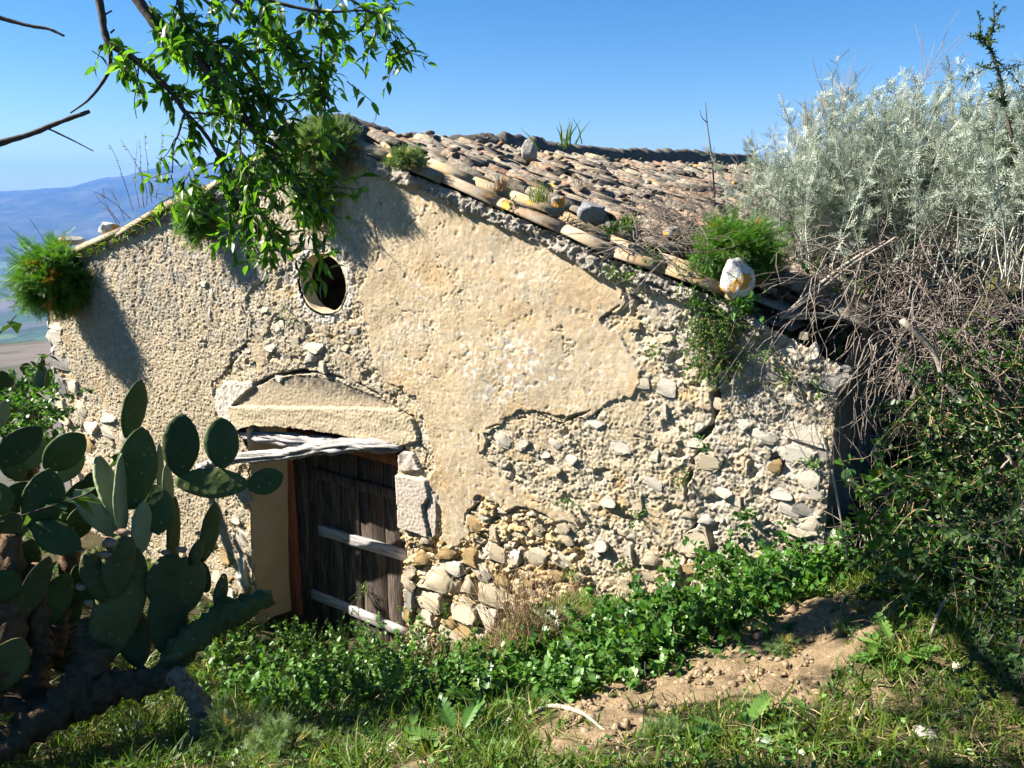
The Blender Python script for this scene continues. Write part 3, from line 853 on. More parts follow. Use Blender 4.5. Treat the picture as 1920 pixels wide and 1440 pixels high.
def build_gable():
    # finer to the right, which is nearer
    ss = [S_L]
    while ss[-1] < S_R:
        ss.append(ss[-1] + .0105 - .0052 * (ss[-1] - S_L) / (S_R - S_L))
    ss = np.array(ss); zz = np.arange(-2.05, 2.06, .0066)
    S, Z = np.meshgrid(ss, zz)
    s = S.ravel(); z = Z.ravel()
    # rubble body
    wx = s + .03 * noise2(s * 6, z * 6, 3); wz = z + .03 * noise2(s * 6 + 40, z * 6, 4)
    wx = wx + .012 * noise2(s * 21, z * 21, 13); wz = wz + .012 * noise2(s * 21 + 40, z * 21, 14)
    big, cid, eb = facets(wx / .120, wz / .085, 1, .9)
    small, cid2, es_ = facets(wx / .046, wz / .036, 2, 1.5)
    peb, cid3, ep = facets(wx / .019, wz / .016, 9, 1.6)
    fine = fbm2(s * 55, z * 55, 3, 6); mid = fbm2(s * 13, z * 13, 4, 7); low = fbm2(s * 1.7, z * 1.7, 3, 8)
    ez = zone(EZONE, s, z, .08, 3, 1); dz_ = zone(DZONE, s, z, .06, 4, 2)
    amp = np.where(ez, 1.5, np.where(dz_, 1.0, .75))
    soft = np.where(ez, 1.0, np.where(dz_, .60, .40)); vfine = fbm2(s * 105, z * 105, 2, 68)
    hr = np.where(ez, -.022, np.where(s > S_R - .4, -.008, -.016)) + amp * (np.where(ez, .022, .011) * big + np.where(ez, .013, .0045) * small) * np.where(ez, 1, 1.0) + .0045 * peb + np.where(ez, .012, .0075) * mid + .008 * fine + .005 * vfine
    hr = hr - np.where(ez, 0, .022) * sstep(.22, .36, fbm2(s * 7.5, z * 8.5, 4, 69)) + .012 * low
    ril = np.abs(fbm2(s * 16 + 3, z * 20, 4, 61))
    hr = hr - amp * .009 * soft * (1 - sstep(.0, .09, ril))
    hole = (cid > .84) & (cid2 > .35)
    hr = np.where(hole & (ez | dz_), hr - .040 * amp * sstep(.02, .2, eb), hr)
    hr = np.where(ez & (eb < .12), hr - .040 * (1 - eb / .12), hr)
    # rubble colour
    def mixc(a, b, t):
        return a + (b - a) * np.clip(t, 0, 1)[:, None]
    C3 = lambda *c: np.array(c)[None, :]
    mort = mixc(C3(.42, .365, .27), C3(.58, .51, .39), .5 + .9 * mid)
    mort = np.where(ez[:, None], mixc(C3(.46, .315, .145), C3(.60, .48, .30), .5 + 1.0 * mid), mort)
    mort = np.where(dz_[:, None], mixc(C3(.30, .28, .24), C3(.54, .49, .41), .5 + .9 * mid), mort)
    stone = np.where((cid < .28)[:, None], C3(.60, .56, .48), np.where((cid < .55)[:, None], C3(.52, .45, .34), np.where((cid < .72)[:, None], C3(.50, .36, .19), C3(.40, .36, .30))))
    stone = np.where(ez[:, None] & (cid > .4)[:, None], C3(.58, .47, .30), stone)
    edge1 = sstep(.04, .14, eb)
    cr = mixc(mort, stone, edge1 * (cid > .2) * .7 * soft)
    sm = np.where((cid2 < .2)[:, None], C3(.62, .58, .51), np.where((cid2 > .85)[:, None], C3(.46, .30, .13), cr))
    cr = mixc(cr, sm, .40 * soft * sstep(.05, .2, es_))
    cr = mixc(cr, C3(.55, .35, .13), .55 * sstep(.2, .5, fbm2(s * 4 + 7, z * 4, 4, 33)) * (~dz_))
    # render: smooth ochre coat on the right of the axis, weathered grey-ochre coat on the left
    pl = zone(SMOOTH, s, z, .11, 4, 3); pr = zone(LEFTP, s, z, .10, 4, 4)
    k1, k2, kid = worley(s / .017 + .3 * mid, z / .015, 12)
    grain = np.clip(1 - (k1 / .75) ** 2, 0, 1) * (.1 + .9 * kid)
    trow = .3 + .7 * sstep(-.15, .2, fbm2(s * 1.7 + 50, z * 1.7, 3, 79)); hp = .004 + .010 * low + (.0024 * grain + .0030 * fine + .0022 * vfine) * trow + .006 * fbm2(s * 6, z * 6, 3, 21) + .0014 * fbm2(s * 28, z * 28, 3, 22)
    hair = np.abs(fbm2(s * 1.9 + .2 * mid, z * 1.5, 4, 71)); hair = (1 - sstep(.003, .013, hair)) * sstep(-.05, .2, fbm2(s * 1.4 + 8, z * 1.4, 2, 72))
    hp = hp - .010 * hair
    flake = sstep(.34, .40, fbm2(s * 12 + 3, z * 12, 5, 23))
    hp = hp - .0045 * flake - .003 * sstep(.44, .49, fbm2(s * 30, z * 30, 3, 37))
    cp = mixc(C3(.47, .37, .235), C3(.60, .50, .35), .5 + .9 * fbm2(s * 2.5, z * 2.5, 4, 24))
    cp = mixc(cp, C3(.52, .43, .32), .5 * sstep(0, .4, fbm2(s * 1.2, z * 5, 3, 26)))
    lich = sstep(.05, .35, fbm2(s * 22, z * 22, 4, 27)) * (.30 + .70 * zone(GREYL, s, z, .12, 3, 9))
    cp = mixc(cp, C3(.40, .385, .36), 1.0 * lich * sstep(-.35, .15, fbm2(s * 2, z * 2, 3, 28)))
    wl = sstep(.22, .4, fbm2(s * 30, z * 30, 3, 29)) * sstep(-.1, .3, fbm2(s * 3 + 5, z * 3, 3, 30))
    cp = mixc(cp, C3(.74, .71, .66), .8 * wl)
    gz_ = sstep(-.25, .25, fbm2(s * 1.6 + 4, z * 1.6, 4, 74)) * .6 + .9 * zone(GREYL, s, z, .16, 3, 12)
    dk = sstep(.12, .30, fbm2(s * 34 + 5, z * 34, 3, 75)); cp = mixc(cp, C3(.25, .235, .215), .55 * dk * gz_)
    lt = sstep(.10, .28, fbm2(s * 27 + 15, z * 27, 3, 76)); cp = mixc(cp, C3(.78, .76, .72), .60 * lt * gz_)
    cp = mixc(cp, C3(.53, .355, .165), .45 * sstep(.02, .4, fbm2(s * 1.9 + 30, z * 2.4, 4, 77)))
    pits = sstep(.30, .40, fbm2(s * 24, z * 17, 3, 31)) * .8 + sstep(.12, .34, fbm2(s * 11, z * 8, 4, 34)) * .5
    top = sstep(.15, .9, z)                              # more weathered towards the eaves
    hp2 = .0 + .012 * low + .004 * grain + .004 * mid + .006 * fine + .004 * vfine - (.006 + .007 * top) * np.clip(pits, 0, 1) + .006 * peb
    cp2 = mixc(C3(.40, .335, .235), C3(.52, .44, .315), .5 + .9 * fbm2(s * 3, z * 3, 4, 25))
    cp2 = mixc(cp2, C3(.33, .31, .275), (.15 + .65 * top) * sstep(-.2, .3, fbm2(s * 7, z * 7, 4, 35)))
    lt2 = sstep(.14, .30, fbm2(s * 25 + 35, z * 25, 3, 78)); cp2 = mixc(cp2, C3(.66, .63, .57), .5 * lt2)
    cp2 = mixc(cp2, C3(.50, .38, .20), .6 * sstep(.1, .5, fbm2(s * 2 + 20, z * 2, 3, 36)) * (1 - top))
    h = np.where(pl, hp, np.where(pr, hp2, hr)); c = np.where(pl[:, None], cp, np.where(pr[:, None], cp2, cr))
    # remnants of render on the rubble, and places where it has dropped off
    rem = (fbm2(s * 3.1 + 11, z * 3.4, 5, 62, .6) > .17) & ~pl & ~pr & ~ez & ((s > .2) | (z < .8))
    h = np.where(rem, np.maximum(h, -.007 + .010 * low + .0036 * grain + .004 * fine + .006 * mid), h)
    c = np.where(rem[:, None], np.where(dz_[:, None], mixc(C3(.34, .30, .24), C3(.47, .41, .32), .5 + mid), mixc(cp, cp2, .5 + 1.5 * low)), c)
    lost = (fbm2(s * 4.3 + 3, z * 4.3, 5, 63, .6) > .33) & (pl | pr)
    h = np.where(lost, np.minimum(h, hr + .017), h); c = np.where(lost[:, None], cr * .97, c)
    # old staining: grey-brown weathering in drifts, rain streaks below the rake
    stn = sstep(-.05, .45, fbm2(s * 1.3 + 2, z * 1.1, 5, 64)) * .45 + sstep(.1, .5, fbm2(s * 9, z * 1.6, 4, 65)) * .35
    c = c * (1 - .42 * stn)[:, None] + C3(.30, .27, .22) * (.42 * stn)[:, None] * .8
    spk = sstep(.30, .42, fbm2(s * 38, z * 38, 2, 66)) * sstep(-.1, .4, fbm2(s * 2.3, z * 2.3, 3, 67))
    c = mixc(c, C3(.60, .57, .51), .6 * spk)
    # undulating bulge over all, and grey mortar along the rakes
    rk_r = line_dist(Wp([(600, 240), (680, 290), (815, 342), (942, 394), (1065, 448), (1150, 490), (1345, 560), (1430, 600)]), s, z)
    rk_l = line_dist(Wp([(100, 490), (310, 395), (420, 345), (600, 240)]), s, z)
    rk = np.minimum(rk_r, rk_l * 1.0)
    wband = .10 + .05 * fbm2(s * 3, z * 3, 3, 45)
    rm = sstep(0, -.03, rk - wband)
    h = h + rm * (.005 + .022 * big + .018 * small + .010 * peb + .012 * mid)
    c = mixc(c, mixc(C3(.22, .21, .19), C3(.44, .41, .37), .5 + .8 * mid + .4 * fine), rm * .9)
    # door head
    ty = zone(TYMP, s, z, .012, 12, 5); bd = zone(BAND, s, z, .015, 12, 6); li = zone(LIME, s, z, .03, 8, 7)
    h = np.where(li, .006 + .012 * mid + .006 * fine, h); c = np.where(li[:, None], mixc(C3(.52, .48, .42), C3(.66, .62, .56), .5 + mid), c)
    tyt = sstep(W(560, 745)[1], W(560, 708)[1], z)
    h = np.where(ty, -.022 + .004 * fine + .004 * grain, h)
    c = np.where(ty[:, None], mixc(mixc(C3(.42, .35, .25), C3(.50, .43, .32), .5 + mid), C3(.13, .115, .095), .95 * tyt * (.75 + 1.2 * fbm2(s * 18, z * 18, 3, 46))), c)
    h = np.where(bd, .012 + .003 * fine + .006 * grain + .008 * fbm2(s * 4, z * 12, 3, 47), h)
    c = np.where(bd[:, None], mixc(C3(.44, .375, .265), C3(.55, .475, .345), .5 + fbm2(s * 5, z * 9, 3, 48)), c)
    p1 = zone(PINK, s, z, .012, 9, 8); p2 = zone(PINK2, s, z, .010, 9, 10); wh = zone(WHITE, s, z, .02, 9, 11)
    h = np.where(p1, .030 + .004 * fine + .003 * grain, h); h = np.where(p2, .012 + .004 * fine, h); h = np.where(wh, .02 + .012 * mid, h)
    pc = mixc(C3(.53, .46, .40), C3(.64, .58, .52), .5 + mid + .5 * fine)
    c = np.where((p1 | p2 | wh)[:, None], pc, c)
    for pts, wdt, dep in CRACKS:
        d = line_dist(pts, s + .010 * fbm2(s * 25, z * 25, 3, 50), z + .010 * fbm2(s * 25 + 9, z * 25, 3, 51))
        wv = wdt * (.75 + .8 * fbm2(s * 9, z * 9, 2, 52)) * .62 * np.clip(.75 + 2.2 * fbm2(s * 4.5 + 7, z * 4.5, 3, 73), .85 if wdt >= .016 else .08, 1.25)
        m = 1 - sstep(wv * .5, wv * 1.15, d)
        h = h - dep * m
    h = h + .03 * fbm2(s * .6, z * .6, 2, 53)
    # cut the outline, door and round hole
    ins = inside(OUTLINE, s, z + .02 * fbm2(s * 9, z * 9, 3, 54))
    dr = inside(DOOR, s + .008 * fbm2(s * 20, z * 20, 3, 56), z + .012 * fbm2(s * 20, z * 20, 3, 57))
    e = ((s - OC[0]) / (OC_RX + .012)) ** 2 + ((z - OC[1]) / (OC_RZ + .012)) ** 2
    keep = ins & ~dr & (e > 1)
    ring = (e < 1.6)
    c = np.where((ring & (fbm2(s * 7, z * 7, 3, 58) > -.25))[:, None], mixc(C3(.54, .49, .42), C3(.68, .64, .58), .5 + mid), c)
    k = keep.reshape(S.shape)
    kf = k[:-1, :-1] & k[1:, :-1] & k[:-1, 1:] & k[1:, 1:]
    idx = np.arange(S.size).reshape(S.shape)
    q = np.stack([idx[:-1, :-1], idx[:-1, 1:], idx[1:, 1:], idx[1:, :-1]], -1)[kf]
    used = np.zeros(S.size, bool); used[q.ravel()] = True
    remap = np.cumsum(used) - 1
    V = wp_arr(s, z, h)[used] - LOC[HUT]
    me = make_mesh('gable_wall', V, [remap[q]], M['wall'], col=np.clip(c[used] * np.array([.80, .775, .735]), .02, .9), smooth=True)
    return put('gable_wall', me, HUT, LOC[HUT])
GABLE = build_gable()

# rock prototypes shared by all stones
def rock_mesh(name, seed, mat, sub=4, front=.55):
    """building stone: irregular broken outline, nearly flat face towards local -y"""
    rng = np.random.default_rng(seed)
    V, F = icosphere(sub)
    p = np.sign(V) * np.abs(V) ** .42; p = p / np.abs(p).max()
    for i in range(13):
        n = rng.normal(0, 1, 3)
        if i < 8: n[1] *= .25
        n = nrm(n); h = p @ n - rng.uniform(.60, .98) * (1.0 if i < 8 else 1.1)
        p = p - np.where(h > 0, h, 0)[:, None] * n
    tilt = rng.normal(0, .15, 2); tilt[0] -= .22
    lim = -front + tilt[0] * p[:, 0] + tilt[1] * p[:, 2] + .10 * noise3(p * 1.5 + seed, seed)
    lim2 = -front * 1.05 + rng.normal(0, .3) * p[:, 0] + rng.normal(0, .3) * p[:, 2]
    lim = np.maximum(lim, lim2 + .0)
    p[:, 1] = np.maximum(p[:, 1], lim)
    p = p * (1 + .07 * noise3(p * 2.5 + seed, seed)[:, None] + .06 * noise3(p * 6 + seed, seed + 3)[:, None] + .05 * noise3(p * 13 + seed, seed + 6)[:, None])
    return make_mesh(name, p, [F], mat, col=np.ones((len(p), 3)), rnd=np.full(len(p), .5), smooth=False)
ROCKS = {k: [rock_mesh('stone', 30 + 7 * i, M[k]) for i in range(9)] for k in ('stone', 'ochre_stone', 'grey_stone', 'cream_stone')}

_wall_rot = Matrix((tuple(WX), tuple(-WN), (0, 0, 1))).transposed()
WALL_Q = _wall_rot.to_quaternion()
def wall_stone(s, z, w, h, k, off=0.0, th=None, ang=0.0, parent=None):
    th = th or min(w, h) * .45
    me = ROCKS[k][RNG.integers(9)]
    from mathutils import Quaternion
    q = WALL_Q @ Quaternion((0, 1, 0), ang)
    return put('stone', me, parent or GABLE, wp(s, z, off - th * .5), q, (w * .60, th, h * .60))

STONES = [  # photo x, y, w, h, kind
    (358, 478, 24, 24, 'stone'), (427, 492, 20, 20, 'stone'), (380, 525, 19, 26, 'stone'), (392, 553, 26, 26, 'stone'), (371, 547, 13, 13, 'stone'), (390, 587, 17, 25, 'stone'), (238, 572, 19, 16, 'stone'), (255, 588, 11, 11, 'stone'),
    (488, 505, 19, 21, 'stone'), (465, 510, 19, 13, 'stone'), (490, 537, 15, 17, 'stone'), (493, 577, 21, 21, 'stone'), (518, 613, 21, 25, 'stone'), (503, 647, 30, 25, 'stone'), (553, 638, 21, 21, 'stone'), (585, 648, 38, 29, 'stone'), (578, 672, 21, 21, 'stone'), (602, 688, 19, 20, 'stone'), (467, 632, 17, 17, 'stone'), (463, 657, 19, 13, 'stone'),
    (100, 607, 32, 21, 'stone'), (103, 630, 36, 36, 'stone'), (143, 658, 17, 21, 'stone'), (112, 680, 32, 32, 'grey_stone'), (105, 720, 30, 43, 'grey_stone'), (133, 727, 31, 26, 'stone'), (110, 755, 28, 25, 'stone'), (150, 767, 19, 23, 'stone'), (118, 783, 24, 23, 'cream_stone'), (167, 797, 27, 31, 'stone'), (198, 780, 37, 25, 'stone'), (200, 810, 23, 23, 'stone'), (227, 817, 15, 23, 'stone'), (163, 837, 27, 31, 'ochre_stone'), (177, 863, 31, 21, 'stone'), (125, 812, 22, 24, 'cream_stone'), (130, 845, 24, 24, 'cream_stone'), (140, 880, 26, 24, 'stone'),
    (448, 927, 31, 21, 'stone'), (447, 957, 36, 21, 'stone'), (447, 1007, 41, 36, 'stone'), (423, 1043, 39, 35, 'ochre_stone'), (452, 1060, 34, 50, 'stone'), (403, 1073, 26, 31, 'cream_stone'), (450, 1093, 36, 27, 'stone'), (430, 1110, 26, 19, 'stone'), (423, 957, 19, 21, 'ochre_stone'), (377, 947, 25, 21, 'ochre_stone'), (440, 973, 19, 15, 'stone'), (410, 990, 22, 18, 'cream_stone'), (455, 900, 24, 22, 'stone'), (425, 1080, 22, 16, 'ochre_stone'),
    (583, 455, 38, 28, 'stone'), (640, 478, 20, 28, 'stone'), (519, 611, 25, 17, 'stone'), (695, 537, 21, 17, 'stone'), (708, 499, 17, 17, 'stone'), (663, 620, 19, 15, 'stone'), (540, 455, 30, 22, 'grey_stone'), (535, 520, 22, 34, 'grey_stone'), (540, 575, 20, 20, 'stone'),
    (770, 1072, 25, 23, 'cream_stone'), (765, 1095, 23, 21, 'cream_stone'), (763, 1150, 21, 23, 'ochre_stone'), (767, 1123, 23, 31, 'grey_stone'), (820, 1093, 64, 50, 'cream_stone'), (848, 1067, 46, 27, 'stone'), (807, 1133, 56, 39, 'cream_stone'), (867, 1143, 47, 43, 'cream_stone'), (877, 1100, 23, 33, 'cream_stone'), (902, 1073, 33, 27, 'stone'), (920, 1117, 57, 41, 'cream_stone'), (913, 1163, 47, 43, 'stone'), (960, 1133, 27, 31, 'cream_stone'), (867, 1177, 41, 27, 'ochre_stone'), (850, 1202, 51, 28, 'cream_stone'), (900, 1197, 41, 31, 'cream_stone'), (897, 1222, 31, 21, 'ochre_stone'), (927, 1230, 31, 21, 'ochre_stone'), (800, 1157, 31, 21, 'stone'), (777, 1187, 27, 25, 'cream_stone'), (790, 1208, 41, 27, 'stone'), (980, 1183, 31, 27, 'stone'), (1007, 1043, 41, 31, 'stone'), (1047, 1047, 41, 23, 'stone'), (967, 1047, 21, 31, 'stone'), (973, 1153, 25, 29, 'stone'), (790, 1050, 34, 24, 'ochre_stone'), (835, 1040, 36, 22, 'ochre_stone'), (880, 1045, 34, 24, 'ochre_stone'), (930, 1040, 30, 24, 'cream_stone'), (940, 1085, 26, 20, 'ochre_stone'), (845, 1170, 24, 20, 'ochre_stone'), (950, 1210, 30, 22, 'cream_stone'), (820, 1225, 34, 20, 'cream_stone'), (890, 985, 26, 22, 'ochre_stone'), (925, 1000, 22, 22, 'cream_stone'), (910, 967, 21, 17, 'stone'),
    (941, 822, 33, 31, 'stone'), (981, 830, 27, 23, 'stone'), (1041, 832, 21, 15, 'stone'), (1247, 729, 37, 29, 'stone'), (1114, 789, 35, 21, 'stone'), (1106, 766, 29, 23, 'grey_stone'), (1168, 838, 43, 31, 'stone'), (1230, 852, 17, 19, 'stone'), (1222, 905, 37, 17, 'stone'), (1331, 864, 54, 37, 'cream_stone'), (1303, 830, 29, 17, 'stone'), (1391, 792, 27, 23, 'stone'), (1400, 770, 19, 17, 'stone'), (1455, 873, 29, 23, 'ochre_stone'), (1438, 852, 15, 13, 'stone'), (1354, 922, 33, 19, 'stone'), (1384, 939, 17, 17, 'stone'), (1311, 1014, 54, 58, 'cream_stone'), (1406, 997, 25, 19, 'stone'), (1324, 976, 27, 17, 'stone'), (1204, 721, 25, 17, 'stone'), (1245, 770, 17, 23, 'stone'), (1140, 940, 27, 21, 'stone'), (1198, 950, 19, 34, 'cream_stone'), (1125, 1021, 25, 27, 'stone'), (1179, 1036, 17, 25, 'stone'), (1219, 1051, 35, 25, 'cream_stone'), (1258, 1066, 48, 30, 'cream_stone'), (1299, 1066, 29, 19, 'ochre_stone'), (964, 1051, 21, 19, 'stone'), (1070, 860, 22, 18, 'stone'), (1040, 880, 20, 16, 'cream_stone'),
    (1549, 706, 74, 50, 'grey_stone'), (1483, 665, 54, 46, 'stone'), (1524, 659, 24, 30, 'stone'), (1511, 807, 112, 38, 'stone'), (1496, 849, 72, 38, 'stone'), (1541, 852, 36, 38, 'grey_stone'), (1511, 897, 78, 42, 'stone'), (1504, 952, 46, 26, 'grey_stone'), (1533, 963, 22, 16, 'stone'), (1485, 987, 80, 24, 'stone'), (1518, 985, 44, 30, 'stone'), (1436, 818, 42, 24, 'stone'), (1477, 953, 42, 22, 'stone'), (1425, 759, 38, 20, 'stone'), (1480, 751, 50, 20, 'stone'), (1443, 772, 38, 16, 'stone'), (1550, 757, 46, 38, 'stone'), (1520, 1020, 50, 28, 'grey_stone'), (1440, 640, 40, 30, 'grey_stone'), (1530, 925, 40, 26, 'stone'), (1465, 925, 40, 20, 'stone'), (1450, 700, 36, 28, 'grey_stone'), (1497, 707, 40, 30, 'grey_stone'),
]
_gs = []
for x, y, w, h, k in STONES:
    s, z = W(x, y); ws = W(x + w / 2, y)[0] - W(x - w / 2, y)[0]; hs = W(x, y - h / 2)[1] - W(x, y + h / 2)[1]
    big = 1.0 if y < 900 and x < 700 else 1.08
    wall_stone(s, z, ws * big, hs * big, k, .000 if x < 900 and y < 960 else (.008 if inside(EZONE, np.array([s]), np.array([z]))[0] else .016 if x > 1420 else .006), min(ws, hs) * .6, RNG.normal(0, .12))
    _gs.append((s, z, ws, hs))
def fill_stones(poly, n, wr, kinds, off):
    poly = np.array(poly); lo = poly.min(0); hi = poly.max(0); done = 0; tries = 0
    while done < n and tries < 4000:
        tries += 1
        s = RNG.uniform(lo[0], hi[0]); z = RNG.uniform(lo[1], hi[1])
        if not inside(poly, np.array([s]), np.array([z]))[0] or inside(DOOR, np.array([s - .02]), np.array([z]))[0]:
            continue
        w = RNG.uniform(*wr); h = w * RNG.uniform(.5, .85)
        if any(abs(s - a) < .45 * (w + c) and abs(z - b) < .45 * (h + d) for a, b, c, d in _gs):
            continue
        _gs.append((s, z, w, h)); done += 1
        wall_stone(s, z, w, h, kinds[RNG.integers(len(kinds))], off, h * .55, RNG.normal(0, .2))
fill_stones(EZONE, 44, (.05, .13), ['cream_stone', 'cream_stone', 'ochre_stone', 'stone'], .0)
fill_stones(DZONE, 26, (.04, .11), ['stone', 'cream_stone', 'cream_stone'], -.002)
fill_stones(Wp([(470, 560), (640, 600), (700, 690), (640, 700), (480, 712), (430, 700)]), 14, (.04, .09), ['stone', 'cream_stone'], -.006)
fill_stones(Wp([(900, 800), (1180, 745), (1290, 640), (1330, 740), (1290, 1090), (1110, 1090), (1090, 900)]), 24, (.04, .09), ['cream_stone', 'stone'], -.008)

def slab_mesh(name, pts, mat, t, rnd=.5):
    """closed prism: pts polygon (n,3), extruded by vector t"""
    p = np.asarray(pts, float); n = len(p)
    V = np.concatenate([p, p + np.asarray(t)])
    tris = [(0, i + 1, i) for i in range(1, n - 1)] + [(n, n + i, n + i + 1) for i in range(1, n - 1)]
    quads = [(i, (i + 1) % n, n + (i + 1) % n, n + i) for i in range(n)]
    return make_mesh(name, V, [tris, quads], mat, rnd=np.full(len(V), rnd))

def box_mesh(name, lo, hi, mat, axes, org, bev=0.004, nz=1, warp=0.0, seed=0, rnd=.5):
    """a board: local box lo..hi on axes (3 vectors) about org, edges eased, cut along its length and slightly warped"""
    lo = np.array(lo, float); hi = np.array(hi, float)
    L = int(np.argmax(hi - lo)); o = [a for a in range(3) if a != L]
    n = max(2, nz + 1); u = np.linspace(lo[L], hi[L], n)
    a, b = o
    sec = [(lo[a] + bev, lo[b]), (hi[a] - bev, lo[b]), (hi[a], lo[b] + bev), (hi[a], hi[b] - bev), (hi[a] - bev, hi[b]), (lo[a] + bev, hi[b]), (lo[a], hi[b] - bev), (lo[a], lo[b] + bev)]
    V = np.zeros((n, 8, 3))
    for j, (p, q) in enumerate(sec):
        V[:, j, a] = p; V[:, j, b] = q; V[:, j, L] = u
    if warp:
        V[:, :, a] += warp * noise2(u * 3 + seed, np.full(n, seed * 3.3), seed)[:, None]
        V[:, :, b] += warp * .6 * noise2(u * 3 + seed + 9, np.full(n, seed * 1.3), seed + 1)[:, None]
    idx = np.arange(n * 8).reshape(n, 8)
    q = np.stack([idx[:-1], np.roll(idx[:-1], -1, 1), np.roll(idx[1:], -1, 1), idx[1:]], -1).reshape(-1, 4)
    caps = [[idx[0, 0], idx[0, i + 1], idx[0, i]] for i in range(1, 7)] + [[idx[-1, 0], idx[-1, i], idx[-1, i + 1]] for i in range(1, 7)]
    V = V.reshape(-1, 3) @ np.asarray(axes, float) + np.asarray(org, float)
    return make_mesh(name, V, [q, caps], mat, rnd=np.full(len(V), rnd))

WAX = [WX, WN, np.array([0, 0, 1.0])]      # wall axes: along, outward, up

# round hole reveal
def build_oculus():
    n = 72; a = np.linspace(0, 2 * np.pi, n, endpoint=False)
    prof = [(1.12, -.035), (1.05, -.014), (1.0, -.008), (.985, -.012), (.98, -.03), (.97, -.06), (.955, -.09), (.945, -.10), (1.0, -.12), (1.12, -.14)]
    V = []
    for i, (f, o) in enumerate(prof):
        jit = 1 + (.07 if i < 2 else .025 if i < 3 else (.035 if i > 5 else .008)) * noise2(a * 3.5, np.full(n, i * .6), 300)
        V.append(wp_arr(OC[0] + OC_RX * f * jit * np.cos(a), OC[1] + OC_RZ * f * jit * np.sin(a), o + .006 * noise2(a * 5, np.full(n, i * .9), 301)))
    V = np.concatenate(V); m = len(prof); idx = np.arange(m * n).reshape(m, n)
    q = np.stack([idx[:-1], np.roll(idx[:-1], -1, 1), np.roll(idx[1:], -1, 1), idx[1:]], -1).reshape(-1, 4)
    me = make_mesh('oculus_reveal', V - LOC[HUT], [q], M['reveal'], rnd=np.full(len(V), .5), smooth=True)
    o = put('oculus_reveal', me, HUT, LOC[HUT]); o['label'] = 'pale plastered rim of the round hole'
build_oculus()

# doorway
DEP = -.40
def build_doorway():
    # left reveal, plastered
    zb, zt = -2.0, W(452, 806)[1] + .03
    def sl(z):     # face line of the left jamb
        z0, z1 = W(471, 850)[1], W(478, 1110)[1]
        return np.interp(z, [z1, z0], [W(478, 1110)[0], W(471, 850)[0]]) - .004
    zs = np.linspace(zb, zt, 90); os_ = np.linspace(.014, DEP - .02, 26)
    Z, O_ = np.meshgrid(zs, os_, indexing='ij')
    Sg = sl(Z) + .006 * fbm2(Z * 5, O_ * 5, 3, 310) + .012 * sstep(-.03, .014, O_) * -1
    chip = sstep(.12, .3, fbm2(Z * 6, O_ * 0 + 2, 3, 312)) * sstep(-.05, .0, O_)
    Sg = Sg - .025 * chip
    V = wp_arr(Sg, Z, O_).reshape(-1, 3); idx = np.arange(Z.size).reshape(Z.shape)
    q = np.stack([idx[:-1, :-1], idx[1:, :-1], idx[1:, 1:], idx[:-1, 1:]], -1).reshape(-1, 4)
    # front lip back into the wall
    front = np.concatenate([V[idx[:, 0]], V[idx[:, 0]] - WX * .05 - WN * .05]); n = len(zs); base = len(V)
    V = np.concatenate([V, front]); f2 = np.array([(base + i, base + n + i, base + n + i + 1, base + i + 1) for i in range(n - 1)])
    me = make_mesh('door_jamb', V - LOC[HUT], [q, f2], M['reveal'], rnd=np.full(len(V), .5), smooth=True)
    put('door_jamb', me, HUT, LOC[HUT])
    # right reveal (seen only edge on) and the soffit above the door
    sr = W(744, 1000)[0] + .03
    me = box_mesh('door_jamb', (sr, DEP - .05, -2.0), (sr + .16, -.055, W(745, 836)[1] + .06), M['pink'], WAX, WO - LOC[HUT], .01, 6, .012, 5)
    put('door_jamb', me, HUT, LOC[HUT])
    zt2 = W(560, 800)[1]
    me = box_mesh('door_head', (sl(0) - .1, DEP - .05, zt2 - .02), (sr + .15, -.06, zt2 + .12), M['inside'], WAX, WO - LOC[HUT], .01, 6, .012, 8)
    put('door_head', me, HUT, LOC[HUT])
build_doorway()

